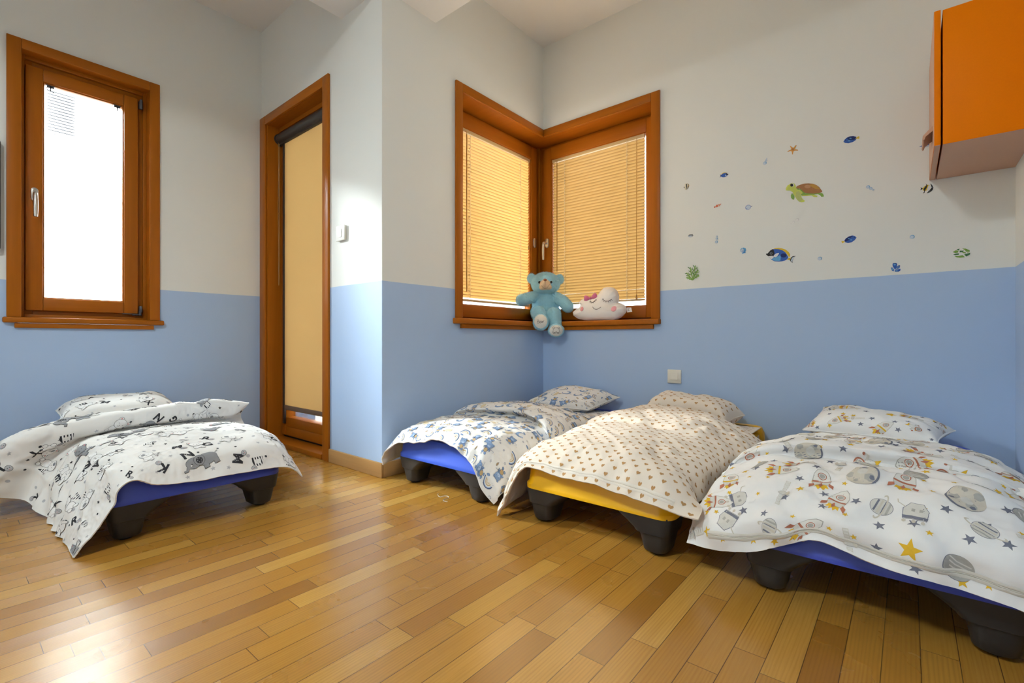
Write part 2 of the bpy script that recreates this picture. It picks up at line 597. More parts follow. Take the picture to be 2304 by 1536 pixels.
m = MB()                                         # reveal lining: head, two jambs
m.box(XP - RC - 0.06, XP, 1.995, YA + RC + 0.06, 2.183, 2.194)
m.box(XP, -1.2125, YA, YA + RC + 0.06, 2.183, 2.194)
m.box(XP - RC - 0.06, XP, 1.996, 2.009, 0.80, 2.183)
m.box(-1.2265, -1.2125, YA, YA + RC + 0.06, 0.80, 2.183)
m.box(XP - RC - 0.06, XP, 2.009, YA + RC + 0.06, 0.801, 0.829)
m.box(XP, -1.2265, YA, YA + RC + 0.06, 0.801, 0.829)
m.build('reveal_lining', M['wood_x'], w2)
m = MB(); m.box(XP - RC - 0.07, XP - RC - 0.004, YA + RC + 0.004, YA + RC + 0.07, 0.829, 2.183, 0.004)
m.build('corner_post', M['wood_z'], w2)
a, b = MB(), MB()
rails(a, b, 'y', 2.009, YA + RC + 0.004, 0.829, 2.183, XP - RC - 0.075, XP - RC - 0.030, 0.045, 0.002)
merge(a, b).build('window_frame', [M['wood_z'], M['wood_y']], w2)
a, b = MB(), MB()
rails(a, b, 'x', XP - RC - 0.004, -1.2265, 0.829, 2.183, YA + RC + 0.030, YA + RC + 0.075, 0.045, 0.002)
merge(a, b).build('window_frame', [M['wood_z'], M['wood_x']], w2)


def corner_sash(axis, a0, a1, p_room, sgn, hmat, gl0, gl1):
    p_out = p_room + sgn * 0.066
    lo, hi = min(p_room, p_out), max(p_room, p_out)
    s = frame_part('sash', w2, hmat, axis, a0, a1, 0.848, 2.158, lo, hi, 0.080, 0.004, wl=gl0 - a0, wr=a1 - gl1, wt=0.092, wb=0.080)
    g = MB(); q = p_room + sgn * 0.050
    bd = MB(), MB()
    rails(bd[0], bd[1], axis, gl0 - 0.004, gl1 + 0.004, 0.924, 2.070, min(p_room + sgn * 0.008, p_room + sgn * 0.045), max(p_room + sgn * 0.008, p_room + sgn * 0.045), 0.008, 0.001)
    merge(*bd).build('glazing_bead', [M['wood_z'], M[hmat]], s)
    if axis == 'y': g.box(q, q + sgn * 0.005, gl0, gl1, 0.93, 2.066)
    else: g.box(gl0, gl1, q, q + sgn * 0.005, 0.93, 2.066)
    g.build('window_pane', M['glass'], s)
    return s


sL = corner_sash('y', 2.0095, YA + RC - 0.036, XP - RC, -1, 'wood_y', 2.086, YA + RC - 0.105)
sR = corner_sash('x', XP - RC + 0.036, -1.2275, YA + RC, 1, 'wood_x', XP - RC + 0.105, -1.322)
# room-side handles: bare rosette on the left sash, rosette with lever on the right one
m = MB()
ring = []
for h, k in ((0, 1.0), (0.009, 1.0), (0.011, 0.86)):
    ring.append([Vector((XP - RC + h, 2.898 + 0.015 * math.cos(2 * PI * i / 28) * k, 1.437 + (0.015 * math.sin(2 * PI * i / 28) + (0.021 if i < 14 else -0.021)) * k)) for i in range(28)])
m.loft(ring)
m.build('rosette', M['metal'], sL)
handle(sR, (-2.115, YA + RC, 1.437), (0, -1, 0), (1, 0, 0), 0.135)
sill(w2, [(XP - 0.03, XP + 0.034, 1.939, YA - 0.0, 0.797, 0.831), (XP - 0.03, -1.169, YA - 0.034, YA + 0.03, 0.797, 0.8312)],
     [(XP, XP + 0.018, 1.997, YA - 0.018, 0.771, 0.797), (XP, -1.212, YA - 0.018, YA, 0.770, 0.797)])

# ------------------------------------------------------------------ door_1: glazed balcony door in the thick wall
d1 = struct('door_1', (-3.0, YD, 0))
a, b = MB(), MB()
a.box(-3.4705, -3.388, YD - 0.014, YD, 0.0, 2.2335, 0.003)
a.box(-2.628, -2.562, YD - 0.014, YD, 0.0, 2.2335, 0.003)
b.box(-3.388, -2.628, YD - 0.014, YD, 2.176, 2.2335, 0.003)
b.box(-3.390, -2.626, YD - 0.017, YD, 2.172, 2.180, 0.002)
merge(a, b).build('casing', [M['wood_z'], M['wood_x']], d1)
a, b = MB(), MB()
a.box(-3.4045, -3.372, YD, YD + 0.165, 0.0, 2.18)
a.box(-2.645, -2.6105, YD, YD + 0.165, 0.0, 2.18)
b.box(-3.372, -2.645, YD, YD + 0.165, 2.172, 2.194)
b.box(-3.372, -2.645, YD - 0.012, YD + 0.165, 0.0, 0.030, 0.004)
b.box(-3.372, -2.645, YD + 0.075, YD + 0.165, 2.145, 2.172)
merge(a, b).build('door_frame', [M['wood_z'], M['wood_x']], d1)
DY = YD + 0.088
a, b = MB(), MB()
a.box(-3.364, -3.292, DY, DY + 0.066, 0.046, 2.160, 0.004)
a.box(-2.730, -2.652, DY, DY + 0.066, 0.046, 2.160, 0.004)
b.box(-3.292, -2.730, DY, DY + 0.066, 2.068, 2.160, 0.004)
b.box(-3.292, -2.730, DY, DY + 0.066, 0.046, 0.108, 0.004)
b.box(-3.292, -2.730, DY + 0.0015, DY + 0.066, 0.107, 0.170, 0.004)
lf = merge(a, b).build('door_leaf', [M['wood_z'], M['wood_x']], d1)
m = MB(); m.box(-3.292, -2.730, DY + 0.046, DY + 0.051, 0.168, 2.07); m.build('door_pane', M['glass'], lf)
m = MB()
m.box(-2.712, -2.682, DY - 0.010, DY, 0.965, 1.165, 0.006)
hx = -2.697
m.tube([(hx, DY - 0.008, 1.10), (hx, DY - 0.040, 1.10), (hx, DY - 0.050, 1.095), (hx, DY - 0.052, 1.07), (hx, DY - 0.050, 0.985)], [0.009, 0.009, 0.010, 0.010, 0.008], 12)
m.build('door_handle', M['metal'], lf)
m = MB(); m.box(-3.366, -2.652, DY + 0.02, DY + 0.055, 0.030, 0.047); m.build('door_seal', M['seal'], d1)


# ------------------------------------------------------------------ outside: what the left window looks at
M['ext_white'] = plain('white_render', (0.86, 0.86, 0.85), 0.9, 0.04, 3)
M['ext_grey'] = plain('grey_louvre', (0.018, 0.021, 0.03), 0.7, 0.05, 5)
M['ext_ground'] = plain('pale_paving', (0.16, 0.16, 0.15), 0.9, 0.1, 3)
mb = MB(); mb.box(-16, 10, -12, 16, -0.6, -0.45)
tag(mb.build('ground_outside', M['ext_ground']), kind='structure')
nb = thing('house', 'white rendered house across the street seen through the left window', 'building', (-8.2, 1.4, -0.45))
m = MB(); m.box(-9.4, -8.0, -3.0, 6.0, -0.449, 7.5); m.build('outer_wall', M['ext_white'], nb)
m = MB()
for i in range(15):
    m.box(-7.985, -7.955, 0.845, 1.10, 3.20 + i * 0.036, 3.213 + i * 0.036)
m.build('louvre_shutter', M['ext_grey'], nb)
m = MB(); m.tube([(-7.94, 1.15, 3.72), (-7.94, 1.15, 3.50)], 0.018, 10); m.box(-7.97, -7.95, 1.22, 1.31, 3.55, 3.59); m.build('downpipe', M['ext_grey'], nb)
m = MB(); m.box(-7.99, -7.93, -3.0, 6.0, 1.56, 1.572); m.build('ledge', M['ext_grey'], nb)
# ================================================================== blinds


def slat_mat():
    t = NT('amber_blind_slat')
    v = t.coord('Object', (3, 3, 3))
    nz = t.noise(v, 4.0, 3)
    df = t.n('ShaderNodeBsdfDiffuse', inp={0: t.mix(nz, (0.42, 0.27, 0.13), (0.48, 0.31, 0.15))})
    tl = t.n('ShaderNodeBsdfTranslucent', inp={0: t.mix(nz, (0.32, 0.185, 0.054), (0.37, 0.215, 0.066))})
    gl = t.n('ShaderNodeBsdfGlossy', inp={0: (1, 1, 1), 'Roughness': 0.35})
    m1 = t.n('ShaderNodeMixShader', inp={0: 0.52, 1: df.outputs[0], 2: tl.outputs[0]})
    m2 = t.n('ShaderNodeMixShader', inp={0: 0.04, 1: m1.outputs[0], 2: gl.outputs[0]})
    t.t.links.new(m2.outputs[0], t.out.inputs[0])
    return t.mat


def fabric_blind_mat():
    t = NT('tan_screen_fabric')
    v = t.coord('Object')
    weave = t.noise(t.coord('Object', (500, 500, 160)), 1.0, 2)
    nz = t.noise(v, 1.5, 3)
    c1 = t.mix(weave, (0.50, 0.33, 0.18), (0.60, 0.41, 0.23))
    c2 = t.mix(nz, (0.60, 0.48, 0.28), (0.66, 0.54, 0.33))
    df = t.n('ShaderNodeBsdfDiffuse', inp={0: c1})
    tl = t.n('ShaderNodeBsdfTranslucent', inp={0: t.mix(t.math('MULTIPLY', weave, 0.5), c2, (0.46, 0.35, 0.20))})
    m1 = t.n('ShaderNodeMixShader', inp={0: 0.60, 1: df.outputs[0], 2: tl.outputs[0]})
    t.t.links.new(m1.outputs[0], t.out.inputs[0])
    return t.mat


M['slat'] = slat_mat()
M['blind_fabric'] = fabric_blind_mat()
M['rail_cream'] = plain('cream_blind_rail', (0.55, 0.40, 0.20), 0.45, 0.03)
M['cord'] = plain('pale_cord', (0.75, 0.68, 0.52), 0.8)
M['wand'] = plain('amber_wand', (0.36, 0.19, 0.05), 0.25, 0.05)
M['dark_brown'] = plain('dark_brown_metal', (0.028, 0.022, 0.020), 0.4, 0.1)
M['bar_brown'] = plain('brown_bottom_bar', (0.20, 0.13, 0.085), 0.4, 0.05)


def venetian(axis, a0, a1, q, sgn, zt, zb, label, mirror=False):
    """q: coordinate of the blind plane, sgn: direction towards the room along that axis"""
    def P(a, o, z):
        return (q + sgn * o, a, z) if axis == 'y' else (a, q + sgn * o, z)

    def bx(m, aa, bb, o0, o1, z0, z1, bv=0.0):
        p0, p1 = P(aa, o0, z0), P(bb, o1, z1)
        m.box(p0[0], p1[0], p0[1], p1[1], z0, z1, bv)
    t = thing('venetian_blind', label, 'blind', P((a0 + a1) / 2, 0, zb), group='amber venetian blinds of the corner window')
    m = MB(); bx(m, a0, a1, -0.013, 0.013, zt - 0.025, zt, 0.002); m.build('headrail', M['rail_cream'], t)
    m = MB()
    pitch, wd = 0.0212, 0.0252
    n = int((zt - 0.032 - (zb + 0.022)) / pitch)
    tilt = R(52)
    rng = random.Random(int(abs(a0) * 1000))
    for i in range(n + 1):
        zc = zt - 0.040 - i * pitch
        tl = tilt + R(rng.uniform(-2.0, 2.0))
        pr = []
        for k in range(6):
            s = (k / 5 - 0.5) * wd
            bow = 0.0022 * (1 - (2 * k / 5 - 1) ** 2)
            # upper edge leans to the room, so daylight is thrown up to the ceiling
            o = s * math.cos(tl) - bow * math.sin(tl)
            z = s * math.sin(tl) + bow * math.cos(tl)
            pr.append((o, z))
        b = len(m.v)
        for aa in (a0 + 0.002, (a0 + a1) / 2, a1 - 0.002):
            sag = -0.0008 if aa not in (a0 + 0.002, a1 - 0.002) else rng.uniform(-0.0006, 0.0006)
            for o, z in pr: m.v.append(P(aa, o, zc + z + sag))
        for r_ in range(2):
            for k in range(5):
                m.f.append((b + r_ * 6 + k, b + r_ * 6 + k + 1, b + r_ * 6 + 7 + k, b + r_ * 6 + 6 + k)); m.m.append(0); m.sm.append(True)
    m.build('slats', M['slat'], t)
    m = MB(); bx(m, a0 + 0.002, a1 - 0.002, -0.011, 0.011, zb, zb + 0.013, 0.003); m.build('bottom_rail', M['rail_cream'], t)
    for fr in (0.165, 0.855) if not mirror else (0.15, 0.83):
        m = MB()
        a = a0 + (a1 - a0) * fr
        m.tube([P(a, 0.0125, zt - 0.02), P(a, 0.0125, zb + 0.012)], 0.0011, 6)
        m.tube([P(a, -0.0125, zt - 0.02), P(a, -0.0125, zb + 0.012)], 0.0011, 6)
        for i in range(n + 1):
            zc = zt - 0.040 - i * pitch - 0.008
            m.tube([P(a, -0.0125, zc + 0.008), P(a, 0.0125, zc - 0.004)], 0.0012, 5, cap=False)
        m.build('ladder_cord', M['cord'], t)
    a = a0 + (0.085 if not mirror else 0.05)
    m = MB(); m.tube([P(a - 0.004, 0.013, zt - 0.018), P(a, 0.020, zt - 0.028), P(a, 0.021, zt - 0.05), P(a, 0.021, zb + (0.06 if not mirror else 0.25))], [0.0016, 0.0016, 0.0038, 0.0038], 6)
    m.build('tilt_wand', M['wand'], t)
    a = a1 - (0.055 if mirror else 0.022)
    zl = zb + 0.03 if mirror else zb + 0.45
    m = MB(); m.tube([P(a, 0.016, zt - 0.02), P(a + 0.002, 0.017, zl)], 0.0011, 6)
    m.tube([P(a + 0.006, 0.016, zt - 0.02), P(a + 0.003, 0.017, zl)], 0.0011, 6)
    m.tube([P(a + 0.0025, 0.017, zl + 0.008), P(a + 0.0025, 0.017, zl - 0.004), P(a + 0.0025, 0.017, zl - 0.022)], [0.003, 0.0055, 0.0065], 10)
    m.build('pull_cord', M['wand'], t)
    return t


venetian('y', 2.094, YA + RC - 0.110, XP - RC - 0.022, 1, 2.066, 0.952, 'closed amber venetian blind in the left sash of the corner window')
venetian('x', XP - RC + 0.110, -1.338, YA + RC + 0.022, -1, 2.066, 0.962, 'closed amber venetian blind in the right sash, behind the cloud pillow', True)

# ------------------------------------------------------------------ roller blind on the balcony door
rb = thing('roller_blind', 'tan roller blind with dark brown cassette on the balcony door', 'blind', (-3.0, DY, 0.2))
m = MB()
prof = [(0.0, 2.052), (0.0, 2.118), (-0.018, 2.122), (-0.036, 2.116), (-0.046, 2.100), (-0.047, 2.082), (-0.038, 2.066), (-0.022, 2.058), (-0.022, 2.048), (-0.010, 2.046)]
m.loft([[(-3.350, DY - 0.0005 + o, z) for o, z in prof], [(-2.664, DY - 0.0005 + o, z) for o, z in prof]], True, smooth=False)
m.build('cassette', M['dark_brown'], rb)
for x0 in (-3.364, -2.664):
    m = MB(); pe = [(o * 1.06 + 0.0, 2.084 + (z - 2.084) * 1.10) for o, z in prof]
    m.loft([[(x0, DY - 0.0005 + o, z) for o, z in pe], [(x0 + 0.014, DY - 0.0005 + o, z) for o, z in pe]], True, smooth=False)
    m.build('end_cap', M['dark_brown'], rb)
for x0 in (-3.312, -2.728):
    m = MB(); m.box(x0, x0 + 0.019, DY - 0.016, DY - 0.0005, 0.128, 2.05, 0.002); m.build('guide_rail', M['dark_brown'], rb)
m = MB(); m.box(-3.293, -2.728, DY - 0.0095, DY - 0.0085, 0.250, 2.06); m.build('fabric', M['blind_fabric'], rb)
m = MB(); m.box(-3.291, -2.730, DY - 0.015, DY - 0.003, 0.224, 0.256, 0.004); m.build('bottom_bar', M['bar_brown'], rb)
m = MB()
ch = [(-3.345, DY - 0.030, 2.075)] + [(-3.345 + 0.002 * math.sin(i), DY - 0.030, 2.05 - i * 0.096) for i in range(10)] + [(-3.342, DY - 0.030, 1.09), (-3.336, DY - 0.030, 1.075), (-3.330, DY - 0.030, 1.09)] + [(-3.328, DY - 0.030, 1.15 + i * 0.1) for i in range(10)]
m.tube(ch, 0.0016, 6); m.build('chain', M['wand'], rb)

# ------------------------------------------------------------------ switches


def bevel_plate(m, c, w, h, t, axis, mi=0, bev=0.003):
    x, y, z = c
    m.box(x - w / 2, x + w / 2, y - t, y, z - h / 2, z + h / 2, bev, mi)


sw = thing('light_switch', 'white surface-mounted light switch beside the balcony door', 'switch', (-2.429, YD, 1.295), group=None)
m = MB(); bevel_plate(m, (-2.429, YD - 0.001, 1.295), 0.080, 0.080, 0.009, 'y', bev=0.001); m.build('back_box', M['cream_plastic'], sw)
m = MB(); bevel_plate(m, (-2.429, YD - 0.0095, 1.295), 0.084, 0.084, 0.007, 'y', bev=0.0025); m.build('plate', M['white_plastic'], sw)
m = MB(); m.box(-2.441, -2.413, YD - 0.0195, YD - 0.015, 1.270, 1.318, 0.0015); m.build('rocker', M['white_plastic'], sw)

so = thing('wall_switch', 'white square switch low on the blue back wall above the beds', 'switch', (-1.083, YA, 0.481))
m = MB(); bevel_plate(m, (-1.083, YA - 0.0005, 0.481), 0.0815, 0.0815, 0.011, 'y', bev=0.002); m.build('plate', M['cream_plastic'], so)
m = MB()
c0 = (-1.083, 0.484)
w_ = 0.0225
vs = [(c0[0] - w_, YA - 0.0112, c0[1] + w_), (c0[0] + w_, YA - 0.0112, c0[1] + w_), (c0[0] + w_, YA - 0.0112, c0[1] - w_), (c0[0] - w_, YA - 0.0112, c0[1] - w_),
      (c0[0] - w_, YA - 0.0122, c0[1] + w_), (c0[0] + w_, YA - 0.0122, c0[1] + w_), (c0[0] + w_, YA - 0.0160, c0[1] - w_), (c0[0] - w_, YA - 0.0160, c0[1] - w_)]
m.add(vs, [(0, 1, 2, 3), (7, 6, 5, 4), (0, 4, 5, 1), (1, 5, 6, 2), (2, 6, 7, 3), (3, 7, 4, 0)])
m.build('rocker', M['cream_plastic'], so)

# ------------------------------------------------------------------ orange wall cabinet
M['orange'] = plain('orange_laminate', (0.70, 0.175, 0.0005), 0.45, 0.04, 260, bump=0.05, spec=0.06)
M['beige_lam'] = plain('beige_laminate', (0.52, 0.30, 0.20), 0.5, 0.05, 200)
cb = thing('wall_cabinet', 'orange wall cabinet hung in the upper right corner', 'cabinet', (0.22, 2.59, 1.414))
m = MB()
m.box(0.098, XR - 0.001, 2.3455, 2.364, 1.4145, 1.905, 0.0012, 0)      # orange side panel
m.box(0.098, XR - 0.001, 2.818, YA - 0.004, 1.4145, 1.905, 0.001, 0)
m.box(0.098, XR - 0.001, 2.364, 2.818, 1.4142, 1.432, 0.001, 1)
m.box(0.098, XR - 0.001, 2.364, 2.818, 1.887, 1.905, 0.001, 0)
m.box(XR - 0.012, XR - 0.001, 2.364, 2.818, 1.432, 1.887, 0, 1)
m.box(0.0985, XR - 0.001, 2.3475, 2.84, 1.4138, 1.4146, 0, 1)
m.build('carcass', [M['orange'], M['beige_lam']], cb)
m = MB()
m.box(0.0745, 0.0925, 2.345, 2.839, 1.4145, 1.9085, 0.0012, 0)
m.box(0.0735, 0.0747, 2.3465, 2.8375, 1.416, 1.907, 0.0, 1)
m.box(0.0755, 0.0915, 2.346, 2.838, 1.4138, 1.4148, 0.0, 1)
dr = m.build('door', [M['orange'], M['beige_lam']], cb)
m = MB()
pf = [(0.0735, 1.521), (0.0735, 1.504), (0.0700, 1.500), (0.0530, 1.4865), (0.0490, 1.4745), (0.0455, 1.4735), (0.0430, 1.479), (0.0445, 1.490), (0.0600, 1.508)]
m.loft([[(x, yy, z) for x, z in pf] for yy in (2.440, 2.575)], True, smooth=False)
m.build('handle', M['beige_lam'], dr)
for zz in (1.50, 1.82):
    m = MB(); m.box(0.0925, 0.098, 2.80, 2.815, zz, zz + 0.05); m.build('hinge', M['dark_metal'], cb)

# ------------------------------------------------------------------ dark panel at the left edge of the picture
tv = thing('wall_screen', 'black rounded flat screen at the far left edge beside the window', 'screen', (XL, -0.25, 1.14))


def rrect(w, h, r, n=8):
    p = []
    for cx, cy, a0 in ((w / 2 - r, h / 2 - r, 0), (-w / 2 + r, h / 2 - r, PI / 2), (-w / 2 + r, -h / 2 + r, PI), (w / 2 - r, -h / 2 + r, 1.5 * PI)):
        for k in range(n + 1):
            a = a0 + k * PI / 2 / n
            p.append((cx + r * math.cos(a), cy + r * math.sin(a)))
    return p


m = MB(); m.prism(rrect(0.93, 0.552, 0.018), 0.030, ((XL + 0.001, -0.2645, 1.414), (0, 1, 0), (0, 0, 1))); m.build('housing', M['seal'], tv)
M['screen'] = plain('black_glass', (0.01, 0.01, 0.012), 0.12)
m = MB(); m.prism(rrect(0.905, 0.527, 0.010), 0.0015, ((XL + 0.031, -0.2645, 1.414), (0, 1, 0), (0, 0, 1))); m.build('screen_face', M['screen'], tv)
# ================================================================== stackable toddler cots
M['cot_blue'] = plain('blue_moulded_plastic', (0.050, 0.115, 0.62), 0.35, 0.06, 14, bump=0.03)
M['cot_deep_blue'] = plain('deep_blue_moulded_plastic', (0.045, 0.075, 0.48), 0.38, 0.06, 14, bump=0.03)
M['cot_yellow'] = plain('yellow_moulded_plastic', (0.82, 0.44, 0.006), 0.33, 0.05, 14, bump=0.03)
M['cot_black'] = plain('black_moulded_plastic', (0.022, 0.022, 0.023), 0.45, 0.2, 20, bump=0.05)
M['cot_foot'] = plain('black_rubber_foot', (0.010, 0.010, 0.011), 0.7, 0.1)

CW, CL, ZLIP, ZTOP = 0.590, 1.345, 0.134, 0.236


def rring(x0, x1, y0, y1, r, z, n=6):
    cx, cy = (x0 + x1) / 2, (y0 + y1) / 2
    return [(cx + px, cy + py, z) for px, py in rrect(x1 - x0, y1 - y0, min(r, (x1 - x0) / 2 - 1e-4, (y1 - y0) / 2 - 1e-4), n)]


def cot_end(parent, mat, y0, sgn, raise_=0.0, dep=0.175):
    """moulded end piece: a shallow tray end that wraps round both corners; y0 = outer face, sgn = direction inwards"""
    def Y(d): return y0 + sgn * d
    h = CW / 2
    m = MB()
    secs = [(0.000, ZLIP - 0.004, 0.045), (0.000, ZLIP + 0.012, 0.045), (0.006, ZLIP + 0.020, 0.045), (0.009, ZTOP - 0.035 + raise_, 0.05), (0.020, ZTOP - 0.008 + raise_, 0.05), (0.040, ZTOP + raise_, 0.05), (0.070, ZTOP - 0.004 + raise_, 0.04)]
    rings = []
    for ins, z, r in secs:
        ya, yb = Y(ins), Y(dep)
        rings.append(rring(-h + ins, h - ins, min(ya, yb), max(ya, yb), r, z))
    m.loft(rings, True)
    return m.build('end_panel', mat, parent, local=True)


def cot_leg(parent, sx, yc, ydir):
    """sx: +1/-1 side, yc: centre along the cot, ydir: outward direction of the cot end"""
    m = MB()
    xo = sx * (CW / 2 - 0.006)
    # (inner x distance from outer face, outer inset, y half, z)
    prof = [(0.190, 0.000, 0.074, ZLIP), (0.184, 0.000, 0.074, ZLIP - 0.014), (0.160, 0.004, 0.072, ZLIP - 0.030), (0.132, 0.007, 0.070, ZLIP - 0.052), (0.126, 0.009, 0.069, ZLIP - 0.060),
            (0.114, 0.014, 0.062, ZLIP - 0.063), (0.109, 0.018, 0.056, ZLIP - 0.090), (0.103, 0.024, 0.050, 0.014), (0.098, 0.028, 0.046, 0.010)]
    rings = []
    for inn, out, yh, z in prof:
        xa, xb = xo - sx * out, xo - sx * inn
        ya = yc + ydir * 0.074 - ydir * (0.074 - yh) * 0.8
        yb = ya - ydir * 2 * yh
        rings.append(rring(min(xa, xb), max(xa, xb), min(ya, yb), max(ya, yb), 0.028, z, 5))
    m.loft(rings[::-1], True)
    leg = m.build('leg', M['cot_black'], parent, local=True)
    m = MB()
    cx, cy = xo - sx * 0.062, yc + ydir * 0.012
    m.loft([[(cx + r * math.cos(2 * PI * k / 20), cy + r * math.sin(2 * PI * k / 20), z) for k in range(20)] for r, z in ((0.022, 0.0), (0.025, 0.003), (0.025, 0.014))], True)
    m.build('rubber_foot', M['cot_foot'], leg, local=True)
    return leg


def cot(label, loc, rz, mat, group=None, rail_mat=None):
    t = thing('toddler_cot', label, 'cot', loc, rz, group)
    cot_end(t, mat, 0.0, 1)
    cot_end(t, mat, CL, -1, 0.016, 0.085)
    for sx in (-1, 1):
        cot_leg(t, sx, 0.078, -1)
        cot_leg(t, sx, CL - 0.078, 1)
    for sx in (-1, 1):
        m = MB()
        x = sx * (CW / 2 - 0.030)
        m.loft([rring(x - 0.022, x + 0.022, 0.16, CL - 0.16, 0.004, z, 2) for z in (ZTOP - 0.052, ZTOP - 0.012)], True, smooth=False)
        m.build('side_rail', rail_mat or mat, t, local=True)
    return t


G = 'stackable cots lined up along the back wall'
cot1 = cot('blue cot standing in the alcove corner next to the pillar', (-1.655, 1.455, 0), 0, M['cot_blue'], 'stackable toddler cots')
cot2 = cot('yellow cot between two blue ones', (-0.862, 1.458, 0), 0, M['cot_yellow'], 'stackable toddler cots')
cot3 = cot('blue cot at the right under the duvet with rockets and planets', (-0.075, 1.456, 0), 0, M['cot_deep_blue'], 'stackable toddler cots')
cot4 = cot('blue cot standing alone at the left below the open window', (-2.072, 0.655, 0), R(90), M['cot_deep_blue'], 'stackable toddler cots')
# ================================================================== bedding: sheets of cloth, lofted through measured points and relaxed


def fabric(name, color, rough=0.85, weave=900):
    t = NT(name)
    v = t.coord('Object')
    big = t.noise(v, 7.0, 3)
    t.p(Base_Color=t.mix(big, tuple(c * 0.975 for c in color), color), Roughness=rough)
    t.bsdf.inputs['Specular IOR Level'].default_value = 0.2
    t.bsdf.inputs['Sheen Weight'].default_value = 0.15
    h = t.math('ADD', t.noise(v, weave, 1), t.math('MULTIPLY', t.noise(v, 60, 3), 1.5))
    t.bump(h, 0.10, 0.0015)
    return t.mat


def ink(name, color, var=0.22, scale=45):
    t = NT(name)
    v = t.coord('Object')
    n = t.noise(v, scale, 4, 0.65)
    t.p(Base_Color=t.mix(n, tuple(c * (1 - var) for c in color), tuple(min(1, c * (1 + var)) for c in color)), Roughness=0.85)
    t.bsdf.inputs['Specular IOR Level'].default_value = 0.2
    return t.mat


def perlin(P, seed=0):
    """gradient noise on an (..., 3) array"""
    rs = np.random.RandomState(seed)
    perm = rs.permutation(256)
    perm = np.concatenate([perm, perm, perm])
    g = rs.normal(size=(256, 3)); g /= np.linalg.norm(g, axis=1, keepdims=True)
    i = np.floor(P).astype(int)
    f = P - i
    u = f * f * f * (f * (f * 6 - 15) + 10)
    i = i & 255
    r = 0
    for dx in (0, 1):
        for dy in (0, 1):
            for dz in (0, 1):
                h = perm[perm[perm[(i[..., 0] + dx) & 255] + ((i[..., 1] + dy) & 255)] + ((i[..., 2] + dz) & 255)]
                d = (g[h & 255] * (f - np.array([dx, dy, dz]))).sum(-1)
                w = (u[..., 0] if dx else 1 - u[..., 0]) * (u[..., 1] if dy else 1 - u[..., 1]) * (u[..., 2] if dz else 1 - u[..., 2])
                r = r + d * w
    return r


def catmull(P, t):
    """P: (n, ...) control rows, t: parameter values in 0..n-1"""
    n = len(P)
    i = np.clip(np.floor(t).astype(int), 0, n - 2)
    f = (t - i).reshape((-1,) + (1,) * (P.ndim - 1))
    p0 = np.where((i > 0).reshape(f.shape), P[np.maximum(i - 1, 0)], 2 * P[i] - P[i + 1])
    p3 = np.where((i < n - 2).reshape(f.shape), P[np.minimum(i + 2, n - 1)], 2 * P[i + 1] - P[i])
    p1, p2 = P[i], P[i + 1]
    return 0.5 * (2 * p1 + (p2 - p0) * f + (2 * p0 - 5 * p1 + 4 * p2 - p3) * f ** 2 + (3 * p1 - p0 - 3 * p2 + p3) * f ** 3)


def loft_net(net, step):
    """net[row][col] -> regular grid with about `step` spacing"""
    N = np.array(net, float)
    nr, nc = N.shape[:2]

    def even(A, k):
        fine = catmull(A, np.linspace(0, len(A) - 1, 40 * len(A)))
        seg = np.linalg.norm(np.diff(fine, axis=0), axis=-1).mean(axis=tuple(range(1, fine.ndim - 1)))
        cum = np.concatenate([[0], np.cumsum(seg)])
        m = max(8, int(cum[-1] / step))
        return np.interp(np.linspace(0, cum[-1], m + 1), cum, np.linspace(0, len(A) - 1, len(cum))), cum[-1]
    tv, lv = even(N, nr)
    G = catmull(N, tv)
    tu, lu = even(N.transpose(1, 0, 2), nc)
    G = catmull(G.transpose(1, 0, 2), tu).transpose(1, 0, 2)
    return G, lu, lv


